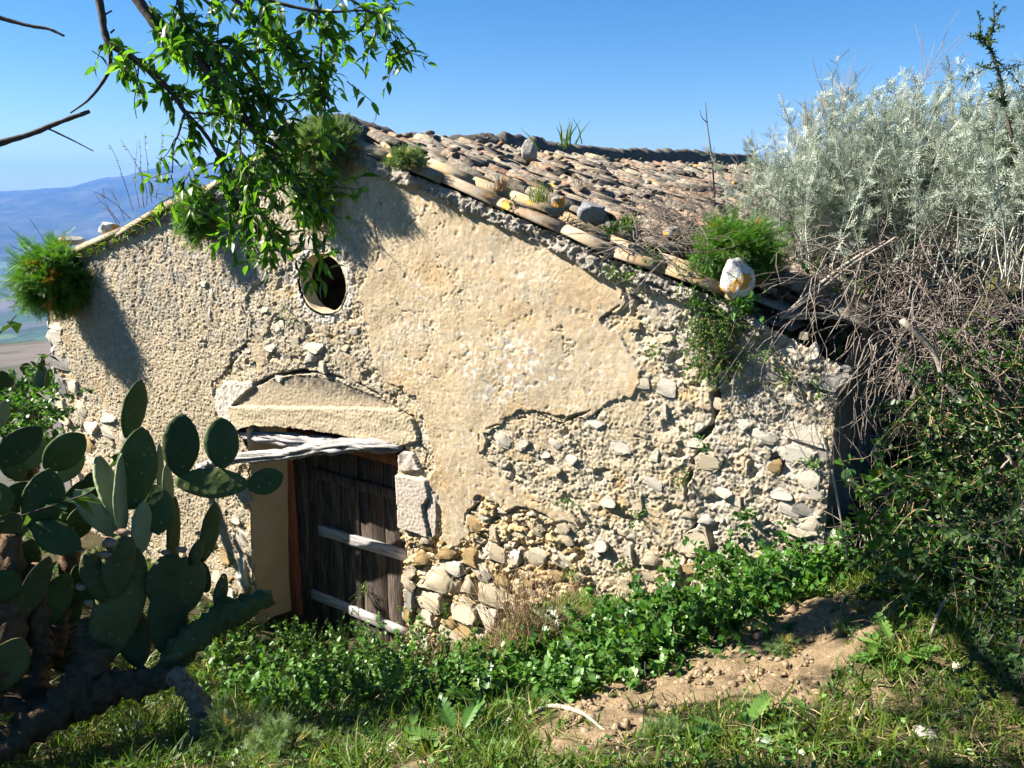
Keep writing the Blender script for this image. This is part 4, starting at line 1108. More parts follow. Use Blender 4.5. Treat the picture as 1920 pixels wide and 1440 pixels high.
def build_door():
    # leaf plane at DEP: positions measured on that plane
    D_ = lambda x, y, o=DEP: W(x, y, o)
    top = D_(650, 838)[1] + .06; bot = D_(650, 1200)[1] - .06
    edges = [555, 583, 610, 642, 676, 722, 752]
    es = [D_(x, 1000)[0] for x in edges]; es.append(es[-1] + .16)
    org = wp(es[0], bot, DEP); LD = org
    # leaf: the ledges behind the planks
    me = box_mesh('door', (es[0] + .01, DEP - .055, bot + .3), (es[-1], DEP - .03, bot + .42), M['door_plank'], WAX, WO - LD)
    door = put('door', me, HUT, LD)
    door['label'] = 'weathered plank door with pale rails across its middle and foot'
    for i in range(len(es) - 1):
        gap = .004 if i != 4 else .010
        off = RNG.uniform(-.006, .004) + (.006 if i < 4 else 0)
        me = box_mesh('plank', (es[i] + gap, DEP - .028 + off, bot - RNG.uniform(0, .05)), (es[i + 1] - .003, DEP + off, top), M['door_plank'], WAX, WO - LD, .005, 8, .005, i + 3, RNG.random())
        put('plank', me, door, LD)
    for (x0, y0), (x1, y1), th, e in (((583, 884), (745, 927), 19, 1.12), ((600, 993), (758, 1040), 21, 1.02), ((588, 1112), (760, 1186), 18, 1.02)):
        o = DEP + .012
        a = D_(x0, y0, o); b = D_(x1, y1, o)
        d = b - a; b = a + d * e
        hh = (D_(x1, y1 - th / 2, o)[1] - D_(x1, y1 + th / 2, o)[1]) / 2
        ax = nrm(WX * d[0] + np.array([0, 0, 1.0]) * d[1]); az = np.cross(ax, -WN) * -1
        az = nrm(np.cross(ax, WN)); az = az if az[2] > 0 else -az
        L = float(np.linalg.norm(b - a))
        p0 = wp(a[0], a[1], o)
        me = box_mesh('rail', (0, -.010, -hh), (L, .022, hh), M['door_rail'] if y0 > 900 else M['door_plank'], [ax, WN, az], p0 - LD, .005, 10, .006, int(y0), .5)  # upper rail takes the dark plank wood: its shadow put into the colour
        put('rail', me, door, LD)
    # red-brown frame post
    f0 = D_(540, 1000)[0]; f1 = D_(559, 1000)[0]
    me = box_mesh('door_frame', (f0 - .01, DEP - .06, bot - .1), (f1, DEP + .045, top), M['red_frame'], WAX, WO - LOC[HUT], .006, 8, .004, 2)
    put('door_frame', me, HUT, LOC[HUT])
    me = box_mesh('door_frame', (f1, DEP - .06, top - .10), (es[-1], DEP + .03, top), M['red_frame'], WAX, WO - LOC[HUT], .006, 6, .004, 4)
    put('door_frame', me, HUT, LOC[HUT])
build_door()

def build_lintels():
    def beam(pts, offs, r, seed, lab):
        path = np.array([wp(*W(x, y, o), o) for (x, y), o in zip(pts, offs)])
        path = smooth_path(path, 70)
        n = len(path); rr = np.interp(np.linspace(0, 1, len(r)), np.linspace(0, 1, len(r)), r)
        rr = np.interp(np.linspace(0, 1, n), np.linspace(0, 1, len(r)), r)
        V, q, t = tube_path(path, rr, 30, .22, seed, True, .75)
        me = make_mesh('lintel_beam', V - LOC[HUT], [q, t], M['grey_timber'], rnd=np.full(len(V), .4), smooth=True)
        o = put('lintel_beam', me, HUT, LOC[HUT]); o['label'] = lab
    beam([(440, 816), (500, 820), (600, 829), (680, 836), (748, 838)], [-.05, -.04, -.04, -.05, -.07], [.034, .042, .040, .038, .030], 3, 'upper grey lintel timber, straight')
    beam([(372, 878), (400, 868), (450, 858), (540, 851), (610, 838), (690, 834), (756, 838)], [.17, .15, .12, .06, .03, .02, -.02], [.024, .032, .036, .038, .042, .040, .026], 8, 'lower grey lintel timber, crooked and sagging to the left')
build_lintels()

# ------------------------------------------------------------------ body of the hut and roof
DEPTH = 8.6
APX = W(600, 236)                              # apex on the gable
APX = np.array([.17 * .85, 1.6 + (2.065 - 1.6) * .85])
SL_R = .287; SL_L = .278
S_EAVE = W(1440, 590)[0] + .05
def zroof(s, t):
    s = np.asarray(s, float); t = np.asarray(t, float)
    z = APX[1] - np.where(s > APX[0], (s - APX[0]) * SL_R, (APX[0] - s) * SL_L)
    return z + .035 * fbm2(s * .7 + 4, t * .6, 2, 400) * sstep(.3, 2, t) - .07 * sstep(.6, 3.2, t) * (1 - np.abs(t - 4.5) / 9) * sstep(2.6, 0, s - APX[0])

def build_body():
    o0 = LOC[HUT]
    def wall_grid(name, p0, along, L, zb, zt, seed, res=.05):
        u = np.arange(0, L + res, res); v = np.arange(0, 1.0001, res / 2.4)
        U_, V_ = np.meshgrid(u, v); zz = zb(U_) + (zt(U_) - zb(U_)) * V_
        out = np.cross(along, [0, 0, 1.0])
        f1, f2, cid = worley(U_ / .26, zz / .16, seed)
        h = .05 * np.clip(1 - f1 ** 2 * 2, 0, 1) * cid + .03 * fbm2(U_ * 4, zz * 4, 3, seed)
        Pn = p0 + U_[..., None] * along + zz[..., None] * np.array([0, 0, 1.0]) + h[..., None] * out
        idx = np.arange(U_.size).reshape(U_.shape)
        q = np.stack([idx[:-1, :-1], idx[:-1, 1:], idx[1:, 1:], idx[1:, :-1]], -1).reshape(-1, 4)
        c = np.where((cid < .5)[..., None], np.array([.45, .41, .33]), np.array([.34, .32, .28])) * (.85 + .4 * fbm2(U_ * 7, zz * 7, 3, seed + 1))[..., None]
        put(name, make_mesh(name, Pn.reshape(-1, 3) - o0, [q], M['wall'], col=c.reshape(-1, 3), smooth=True), HUT, o0)
    base = lambda u: np.full(np.shape(u), -2.6)
    rs = S_R - .05
    wall_grid('side_wall', wp(rs, 0, -.03), -WN, DEPTH, base, lambda u: np.minimum(zroof(np.full(np.shape(u), rs), u) - .03, W(1578, 690)[1] - .03 + u * .35), 500)
    wall_grid('side_wall', wp(S_L + .05, 0, -DEPTH), WN, DEPTH - .03, base, lambda u: np.full(np.shape(u), float(zroof(S_L, 0)) - .05), 520)
    # back wall: a plain slab
    pts = [wp(S_L + .06, -2.6, -DEPTH), wp(rs, -2.6, -DEPTH), wp(rs, float(zroof(rs, 0)) - .1, -DEPTH), wp(APX[0], APX[1] - .12, -DEPTH), wp(S_L + .06, float(zroof(S_L, 0)) - .1, -DEPTH)]
    put('back_wall', slab_mesh('back_wall', np.array(pts) - o0, M['mortar'], -WN * .3), HUT, o0)
    # deck under the tiles
    ts = np.linspace(.06, DEPTH + .1, 40)
    sR = np.linspace(APX[0], S_EAVE + .05, 24); sL = np.linspace(S_L - .1, APX[0], 24)
    mb = MB()
    for ss in (sL, sR):
        S, T = np.meshgrid(ss, ts)
        for dz, flip in ((-.075, False), (-.15, True)):
            V = wp_arr(S, zroof(S, T) + dz, -T); idx = np.arange(S.size).reshape(S.shape)
            q = np.stack([idx[:-1, :-1], idx[:-1, 1:], idx[1:, 1:], idx[1:, :-1]], -1).reshape(-1, 4)
            mb.add(V.reshape(-1, 3), quads=q)
    return mb.obj('roof', [M['mortar']], HUT, o0)
ROOF = build_body()

# ridge bedding: lumpy mortar, height along the ridge read from the skyline
def build_ridge():
    sky = [(560, 212), (600, 198), (640, 203), (665, 207), (700, 222), (745, 236), (800, 241), (850, 242), (900, 243), (960, 243), (1005, 250), (1060, 258), (1110, 263), (1160, 270), (1230, 272), (1300, 273), (1345, 281), (1400, 285), (1500, 292)]
    tt = []; zz = []
    for x, y in sky:
        r = ray(x, y); k = ((WO + WX * APX[0] - EYE) @ WX) / (r @ WX); p = EYE + r * k
        tt.append(-(p - WO) @ WN); zz.append(p[2])
    o0 = LOC[HUT]
    n = 420; t = np.linspace(-.10, DEPTH, n); top = np.interp(t, tt, zz) + .012 * fbm2(t * 5, t * 0, 3, 420)
    m = 15; a = np.linspace(-.1, 1.1, m)
    T, A = np.meshgrid(t, a, indexing='ij')
    w = .17 + .05 * fbm2(T * 1.5, T * 0 + 3, 2, 421) + .10 * np.exp(-((T - .2) / .45) ** 2)
    S = APX[0] - .05 + (A - .45) * 2 * w
    base = zroof(S, T) - .05
    prof = np.clip(1 - np.abs((A - .45) * 2) ** 2.4, 0, 1)
    fh, cid, _e = facets(T / .21 + .25 * noise2(T * 4, S * 4, 424), S / .13, 422, .8)
    lump = .040 * fh * (.4 + .6 * cid) + .03 * fbm2(T * 6, S * 9, 4, 423) + .012 * fbm2(T * 25, S * 25, 3, 425)
    Z = base + np.maximum(top[:, None] - base - .065, .02) * prof + lump * (.3 + .7 * prof)
    V = wp_arr(S, Z, -T).reshape(-1, 3); idx = np.arange(T.size).reshape(T.shape)
    q = np.stack([idx[:-1, :-1], idx[:-1, 1:], idx[1:, 1:], idx[1:, :-1]], -1).reshape(-1, 4)
    # closing face at the gable end
    me = make_mesh('ridge_mortar', V - o0, [q, [list(idx[0, [0, i, i + 1]]) for i in range(1, m - 1)]], M['ridge'], rnd=np.full(len(V), .5), smooth=True)
    put('ridge_mortar', me, HUT, o0)
build_ridge()

def tile_mesh(name, mat, L=.40, w0=.108, w1=.082, th=.014, seg=8, seed=0, arc=1.0, chip=0.0, rnd=.5):
    """half-round clay tile: x runs down the slope (wide end at x=L), opening downwards"""
    rng = np.random.default_rng(seed)
    xs = np.array([0, L * .5, L]); a = np.linspace(0, np.pi * arc, seg + 1) + np.pi * (1 - arc) / 2
    V = []
    for s_ in (0, 1):
        for x in xs:
            r = w1 + (w0 - w1) * x / L - th * s_
            e = (rng.normal(0, chip, seg + 1) if x > 0 and x == L else np.zeros(seg + 1))
            V.append(np.stack([x + e, r * np.cos(a), r * .82 * np.sin(a)], 1))
    V = np.concatenate(V); n = seg + 1; I = np.arange(6 * n).reshape(2, 3, n); q = []
    for k in range(2):
        for j in range(seg):
            q.append((I[0, k, j], I[0, k + 1, j], I[0, k + 1, j + 1], I[0, k, j + 1]))
            q.append((I[1, k, j], I[1, k, j + 1], I[1, k + 1, j + 1], I[1, k + 1, j]))
    for j in range(seg):
        q.append((I[0, 0, j], I[0, 0, j + 1], I[1, 0, j + 1], I[1, 0, j])); q.append((I[0, 2, j + 1], I[0, 2, j], I[1, 2, j], I[1, 2, j + 1]))
    for k in range(2):
        q.append((I[0, k, 0], I[1, k, 0], I[1, k + 1, 0], I[0, k + 1, 0])); q.append((I[0, k + 1, seg], I[1, k + 1, seg], I[1, k, seg], I[0, k, seg]))
    return make_mesh(name, V, [q], mat, rnd=np.full(len(V), rnd), smooth=False)

def build_tiles():
    covers = [tile_mesh('tile', M['tile'], seed=i, L=.31 + .03 * (i % 3), w0=.060 + .005 * (i % 4), w1=.043 + .004 * (i % 3), th=.010, chip=.014 if i % 2 else .005) for i in range(8)]
    pans = [tile_mesh('tile', M['tile'], seed=20 + i, L=.34, w0=.060, w1=.054, th=.010, chip=.005) for i in range(3)]
    items = []
    pitch = .126; t = .24; col = 0
    while t < DEPTH - .1:
        jt = RNG.normal(0, .010)
        s = APX[0] + .20 + RNG.uniform(-.05, .05)
        while s < S_EAVE + .05:
            for cover in (True, False):
                tt = t + jt + RNG.normal(0, .012) + (0 if cover else pitch / 2)
                if RNG.random() < (.05 if cover else .02) and t > .6:
                    continue
                items.append((s + RNG.normal(0, .035), tt, cover, RNG.normal(0, .08), RNG.normal(0, .045)))
            s += RNG.uniform(.20, .26)
        t += pitch; col += 1
    o0 = LOC[ROOF] if ROOF in LOC else LOC[HUT]
    rec = []
    for s, t, cover, yaw, tip in items:
        z = float(zroof(s, t)); z2 = float(zroof(s + .3, t))
        d = nrm(WX * .3 + np.array([0, 0, z2 - z]))
        side = -WN; up = np.cross(d, side); up = up if up[2] > 0 else -up
        p = wp(s, z + (RNG.uniform(-.008, .022) if cover else -.015), -t)
        R0 = Matrix(tuple(map(tuple, np.stack([d, np.cross(up, d), up], 1))))
        q = (R0.to_quaternion() @ Matrix.Rotation(yaw, 3, 'Z').to_quaternion() @ Matrix.Rotation(.085 + tip if cover else .03 + tip, 3, 'Y').to_quaternion() @ Matrix.Rotation(0 if cover else math.pi, 3, 'X').to_quaternion())
        dist = np.linalg.norm(p - EYE)
        rec.append((dist * (1.0 if cover else 1.9), p, q, cover))
    rec.sort(key=lambda r: r[0])
    mb = MB()
    for i, (d_, p, q, cover) in enumerate(rec):
        me = covers[RNG.integers(8)] if cover else pans[RNG.integers(3)]
        if i < 290:
            put('tile', me, ROOF, p, q)
        else:
            V = np.array([v.co[:] for v in me.vertices]) @ np.array(q.to_matrix()).T + p
            F = np.array([pl.vertices[:] for pl in me.polygons])
            mb.add(V, quads=F, rnd=RNG.random())
    o = mb.obj('far_tiles', [M['tile']], ROOF, LOC[HUT]); kind(o, 'stuff')
    # broken bits of tile, mortar and grit lying in the channels
    rb = np.random.default_rng(430); fb = MB()
    for i in range(420):
        s = APX[0] + rb.uniform(.15, 2.6); t = rb.uniform(.2, 7.5); V, F = rock_verts(431 + i % 12, 1, 5, .25, .6)
        sz = rb.uniform(.008, .034); a = rb.uniform(0, 6.28); R2 = np.array([[math.cos(a), -math.sin(a), 0], [math.sin(a), math.cos(a), 0], [0, 0, 1]])
        fb.add((V * sz * [1.3, .9, .55]) @ R2.T + wp(s, float(zroof(s, t)) + rb.uniform(.02, .07), -t), tris=F, rnd=rb.random())
    kind(fb.obj('roof_rubble', [M['tile']], ROOF, LOC[HUT]), 'stuff')
    # verge tiles laid end to end down both rakes
    vr = [tile_mesh('verge_tile', M['verge'], L=.47, w0=.062, w1=.052, th=.014, seed=40 + i, chip=.010) for i in range(4)]
    def rake(line, flip, off, lift):
        pts = [wp(*W(x, y, off), off) for x, y in line]
        for a, b in zip(pts[:-1], pts[1:]):
            a = np.array(a); b = np.array(b); d = nrm(b - a); L = np.linalg.norm(b - a)
            up = nrm(np.cross(d, np.cross([0, 0, 1.0], d))); side = np.cross(up, d)
            R0 = Matrix(tuple(map(tuple, np.stack([d, side, up], 1))))
            q = R0.to_quaternion() @ Matrix.Rotation(RNG.normal(0, .015), 3, 'Z').to_quaternion() @ Matrix.Rotation(.02 + RNG.normal(0, .008), 3, 'Y').to_quaternion()
            k = 1.5 if flip else 1.0
            put('verge_tile', vr[RNG.integers(4)], ROOF, a - up * .02, q, (L / .47 * 1.10, k, k))
    rake([(650, 262), (735, 292), (830, 330), (942, 378), (1062, 428), (1150, 470), (1245, 500), (1352, 536), (1400, 566)], False, -.02, 0)
    rake([(720, 272), (800, 300), (890, 338), (955, 362), (1050, 398), (1140, 446), (1240, 482), (1345, 518)], False, -.17, 0)
    rake([(545, 272), (470, 312), (405, 352), (318, 388), (240, 432), (165, 462), (110, 486)], True, -.02, 0)
build_tiles()

# ------------------------------------------------------------------ rocks on the roof and on the ground
def rock(name, label, cat, p, size, mat, seed, rot=0.0, group=None, cuts=9):
    V, F = rock_verts(seed, 3, cuts, .13, .7)
    me = make_mesh(name, V * np.asarray(size), [F], M[mat], rnd=np.full(len(V), .5), smooth=False)
    o = put(name, me, None, p); o.rotation_euler = (0, 0, rot)
    return tag(o, label, cat, group)

def roofpt(x, y, lift=0.0):
    """photo position -> point on the right roof slope"""
    r = ray(x, y); ts = np.linspace(2, 16, 1500); q = EYE + ts[:, None] * r
    s = (q - WO) @ WX; t = -((q - WO) @ WN); h = q[:, 2] - (zroof(s, np.maximum(t, 0)) + .05)
    k = int(np.argmax(h < 0)); p = q[k].copy(); p[2] += lift
    return p

def build_rocks():
    p = wp(*W(1381, 522, .03), .03)
    rock('eave_rock', 'white rounded rock with an orange lichen spot at the lower end of the rake tiles', 'rock', p, (.080, .07, .095), 'white_rock', 61, .3)
    rock('roof_stone', 'dark grey rock lying among plants on the roof edge', 'rock', roofpt(1108, 410, .035), (.07, .06, .06), 'dull_rock', 62, .5)
    rock('roof_stone', 'small stone covered in orange lichen just above the rake tiles', 'rock', roofpt(1048, 390, .03), (.042, .04, .032), 'lichen_rock', 63, .2)
    rock('roof_stone', 'pale upright stone standing on the middle of the tiled roof', 'rock', roofpt(992, 300, .06), (.055, .05, .085), 'grey_stone', 64, .9)
    rock('roof_stone', 'orange lichen stone beside the green feathery bush on the roof', 'rock', roofpt(1265, 448, .03), (.07, .055, .035), 'lichen_rock', 65, .9)
    rock('roof_stone', 'pale stone block on the left rake beside the tiles', 'rock', wp(*W(205, 428, -.1), -.1), (.09, .08, .06), 'white_rock', 69, .8)
    rock('roof_stone', 'pale flat stone on the left rake near the far eave', 'rock', wp(*W(135, 452, -.1), -.1), (.12, .1, .045), 'grey_stone', 76, .8)
    rock('roof_stone', 'grey lump of mortar and stone under the apex beside the feathery bush', 'rock', wp(*W(545, 262, .0), .02), (.15, .11, .12), 'grey_stone', 71, .8)
    rock('roof_stone', 'white stone set beneath the apex left of the feathery bush', 'rock', wp(*W(553, 240, .0), .0), (.06, .06, .05), 'white_rock', 72, .8)
    for i, (x, y, w, m, lab) in enumerate([
            (705, 1428, 46, 'clod', 'reddish brown stone at the very bottom edge of the ground'), (660, 1412, 26, 'cream_stone', 'pale stone left of the reddish stone at the bottom'),
            (740, 1408, 30, 'cream_stone', 'cream stone above the reddish stone at the bottom'), (1325, 1366, 24, 'cream_stone', 'small pale stone in the grass below the bare soil'),
            (1740, 1385, 44, 'grey_stone', 'grey stone in the shaded grass at lower right'), (1722, 1372, 24, 'cream_stone', 'brownish stone touching the grey stone at lower right'),
            (1795, 1255, 30, 'cream_stone', 'tan stone in grass below the right-hand bushes'), (640, 1330, 26, 'white_rock', 'white stone in the dark hollow before the door'),
            (1510, 1395, 26, 'clod', 'brown clod on grass right of the path'), (1720, 1195, 24, 'white_rock', 'small white stone at the foot of the green bramble'),
            (250, 1375, 46, 'grey_stone', 'dull stone in shade under the cactus trunk'), (395, 1362, 36, 'grey_stone', 'grey stone beside the fallen cactus stem'),
            (955, 1355, 16, 'cream_stone', 'tiny pale stone by the end of the dead stick'), (800, 1432, 30, 'clod', 'flat brown stone by the bottom edge right of the reddish one')]):
        p = G(x, y); sz = w / FPX * depth_of(p) * .55
        rock('ground_stone', lab, 'stone', p + np.array([0, 0, sz * .25]), (sz, sz * .8, sz * .6), m, 80 + i, i * .7)
build_rocks()

# ------------------------------------------------------------------ plants
def feather_bush(name, label, p, R, nst, mats, seed, squash=(1, 1, 1), group=None, hang=0.0, nl=26, lsz=.16, zmin=-.5, out=None, stray=0):
    rng = np.random.default_rng(seed); sq = np.asarray(squash, float)
    d = rand_dirs(nst, rng, zmin)
    if out is not None:
        d = nrm(d + np.asarray(out) * .55)
    L = R * rng.uniform(.45, 1.15, nst)
    pol = strands(np.zeros((nst, 3)) + rng.normal(0, R * .10, (nst, 3)), d, L, 6, .05 + hang, .13, rng)
    mb = MB()
    pol = pol * sq
    V, q = tubes(pol, R * .011, R * .004, 3); mb.add(V, quads=q, mat=1, rnd=.5)
    f = rng.uniform(.25, 1.0, (nst, nl)) ** .7
    pos, tg = sample(pol, f)
    ld = nrm(tg * .7 + rng.normal(0, .55, pos.shape))
    cl = np.repeat(rng.random(nst)[:, None], nl, 1) * .55 + rng.random((nst, nl)) * .38
    cl = np.where((rng.random((nst, 1)) < .05) & (np.ones((1, nl)) > 0), .96, cl)
    leaves(mb, pos, ld, lsz * R * 2 * rng.uniform(.6, 1.2, nst * nl), lsz * R * 1.1, 'feather', mat=0, rng=rng, rnd=cl.ravel())
    o = empty(name, p); tag(o, label, 'bush', group)
    me = mb.mesh('foliage', mats); put('foliage', me, o, p)
    if stray:
        pol = strands(np.zeros((stray, 3)), rand_dirs(stray, rng, -.2) + (np.asarray(out) * 1.0 if out is not None else 0), R * rng.uniform(1.2, 1.7, stray), 7, .04, .14, rng)
        V, q = tubes(pol, R * .012, R * .006, 3); sm = MB().add(V, quads=q, rnd=.6)
        put('dry_stem', sm.mesh('dry_stem', [M['twig']]), o, p)
    return o

def build_eave_bushes():
    g = [M['feather'], M['stem']]; gg = [M['feather_grey'], M['stem']]
    feather_bush('feathery_bush', 'big round bright green feathery bush spilling over the far left eave', wp(*W(110, 518, .12), .12), .36, 420, g, 1, (1, 1, .95), None, .03, 28, .13, -.9, WN, 8)
    feather_bush('feathery_bush', 'green feathery bush growing on the gable apex under the almond leaves', wp(*W(612, 272, .10), .10), .20, 300, gg, 2, (1, 1, .95), None, .02, 26, .14, -.6, WN, 0)
    feather_bush('feathery_bush', 'drooping green and rusty growth hanging below the apex bush', wp(*W(588, 330, .06), .06), .24, 170, gg, 3, (.75, .75, 1.25), None, .22, 22, .14, -1, WN, 4)
    feather_bush('feathery_bush', 'small grey green feathery tuft on the upper right rake', wp(*W(766, 300, .06), .06), .105, 110, gg, 4, (1.1, 1.1, .8), None, .02, 20, .18, -.3, WN, 2)
    feather_bush('feathery_bush', 'rusty and green feathery bush hanging from the left rake', wp(*W(372, 392, .10), .10), .21, 200, g, 5, (.9, .9, 1.15), None, .15, 24, .14, -1, WN, 3)
    feather_bush('feathery_bush', 'bright green fennel like bush on the right eave above the white rock', wp(*W(1380, 474, -.16), -.16), .195, 420, g, 6, (1.1, 1.1, .9), None, .03, 28, .13, -.35, None, 0)
build_eave_bushes()

def leafy(name, label, cat, bases, dirs, L, nseg, grav, wig, nl, lsz, ratio, tpl, mats, seed, group=None, f0=.15, srad=.003, origin=None, spread=.7, rnd=None, opp=False, up=0.0):
    """stems with leaves; mats = [leaf, stem]"""
    rng = np.random.default_rng(seed)
    bases = np.asarray(bases, float); n = len(bases)
    origin = bases.mean(0) if origin is None else np.asarray(origin, float)
    pol = strands(bases - origin, dirs, L, nseg, grav, wig, rng, up)
    st = MB(); V, q = tubes(pol, srad, srad * .4, 3); st.add(V, quads=q, rnd=.5)
    f = np.sort(rng.uniform(f0, 1.0, (n, nl)), 1)
    pos, tg = sample(pol, f)
    ld = tg * (1 - spread) + rng.normal(0, 1, pos.shape) * spread
    ld = nrm(ld)
    lf = MB()
    tone = (np.repeat(rng.random((n, 1)), nl, 1) * .5 + rng.random((n, nl)) * .5).ravel() if rnd is None else rnd
    leaves(lf, pos, ld, lsz * rng.uniform(.55, 1.15, n * nl), lsz * ratio * rng.uniform(.8, 1.2, n * nl), tpl, mat=0, rng=rng, rnd=tone)
    o = empty(name, origin); tag(o, label, cat, group)
    put('foliage', lf.mesh('foliage', [mats[0]]), o, origin)
    put('stem', st.mesh('stem', [mats[1]]), o, origin)
    return o

def twig_mass(name, label, cat, bases, dirs, L, nseg, grav, wig, r, mat, seed, group=None, forks=1):
    rng = np.random.default_rng(seed)
    bases = np.asarray(bases, float); origin = bases.mean(0)
    pol = strands(bases - origin, dirs, L, nseg, grav, wig, rng)
    mb = MB(); V, q = tubes(pol, r, r * .45, 3); mb.add(V, quads=q, rnd=np.repeat(rng.random(len(pol)), (nseg + 1) * 3))
    if forks:
        f = rng.uniform(.3, .9, (len(pol), forks)); pos, tg = sample(pol, f)
        d = nrm(tg + rng.normal(0, .5, tg.shape)).reshape(-1, 3)
        p2 = strands(pos.reshape(-1, 3), d, np.repeat(np.broadcast_to(L, (len(pol),)), forks) * .45, 5, grav, wig, rng)
        V, q = tubes(p2, r * .6, r * .3, 3); mb.add(V, quads=q, rnd=np.repeat(rng.random(len(p2)), 18))
    o = put(name, mb.mesh(name, [mat], origin=(0, 0, 0)), None, origin)
    return tag(o, label, cat, group)

def build_silver():
    spec = [  # base x, y, depth, top y, lean, spread px
        (1492, 560, 4.7, 245, -.04, 62, 'silvery shrub at the left end of the hedge, next to the roof tiles'),
        (1562, 560, 4.65, 190, .0, 72, 'silvery shrub with thin dry flower stalks rising above it'),
        (1625, 545, 4.5, 190, .05, 80, 'broad silvery shrub in the middle of the hedge above the twigs'),
        (1715, 530, 4.3, 150, .12, 80, 'tall silvery shrub with the highest pointed plumes'),
        (1800, 510, 4.0, 185, .15, 80, 'silvery shrub between the tallest plumes and the green arching shoot'),
        (1900, 500, 3.7, 180, .15, 95, 'silvery shrub at the right edge under the green arching shoot')]
    for i, (x, y, dpt, ty, lean, sp, lab) in enumerate(spec):
        rng = np.random.default_rng(200 + i)
        n = 84; b = P(x, y, dpt); px = dpt / FPX
        bases = b + np.stack([rng.normal(0, sp * px * .55, n), rng.normal(0, .22, n), rng.uniform(-.08, .12, n)], 1)
        dirs = np.stack([rng.normal(lean, .22, n), rng.normal(0, .2, n), np.ones(n)], 1)
        H = (y - ty) * px * rng.uniform(.55, 1.06, n)
        leafy('silver_shrub', lab, 'shrub', bases, dirs, H, 8, -.03, .07, 56, .070, .60, 'feather', [M['silver'], M['silver_stem']], 210 + i, 'silvery shrubs along the roof edge', .40, .004, None, .5)
    # dry flower stalks
    bases = [P(1520, 330, 4.6), P(1535, 330, 4.6), P(1560, 320, 4.6), P(1600, 330, 4.5), P(1680, 300, 4.4), P(1505, 340, 4.6)]
    twig_mass('dry_stalks', 'thin reddish dry flower stalks standing above the silvery shrubs', 'dry plant', bases, [(.15, 0, 1), (.2, 0, 1), (.05, 0, 1), (.1, 0, 1), (.35, 0, 1), (.1, 0, 1)], np.array([.5, .6, .35, .4, .65, .4]), 8, 0, .06, .0035, M['dry_brown'], 230, None, 9)
    # green shoot at the far right
    pts = np.array([P(1925, 470, 3.5), P(1905, 300, 3.5), P(1880, 180, 3.5), P(1868, 120, 3.5), P(1845, 75, 3.5), P(1812, 66, 3.5)])
    path = smooth_path(pts, 20); rng = np.random.default_rng(7)
    V, q, t = tube_path(path, np.linspace(.009, .002, 20), 5); org = pts[0]
    o = empty('green_shrub', org); tag(o, 'dark green shrub with an arching shoot at the upper right edge', 'shrub')
    mb = MB(); mb.add(V - org, tris=t, quads=q)
    side = strands(path[rng.integers(4, 17, 16)] - org, rng.normal(0, 1, (16, 3)) + [-.1, 0, .8], rng.uniform(.06, .2, 16), 5, 0, .15, rng)
    V, q = tubes(side, .003, .0015, 3); mb.add(V, quads=q)
    put('stem', mb.mesh('stem', [M['bark']]), o, org)
    lf = MB(); allp = np.concatenate([side, np.array([(path[i:i + 6] - org) for i in range(2, 14)])])
    f = rng.uniform(0, 1, (len(allp), 26)); pos, tg = sample(allp, f)
    leaves(lf, pos, nrm(tg * .6 + rng.normal(0, .7, tg.shape)), rng.uniform(.014, .034, pos.size // 3), .008, 'fold', rng=rng)
    put('foliage', lf.mesh('foliage', [M['olive']]), o, org)
build_silver()

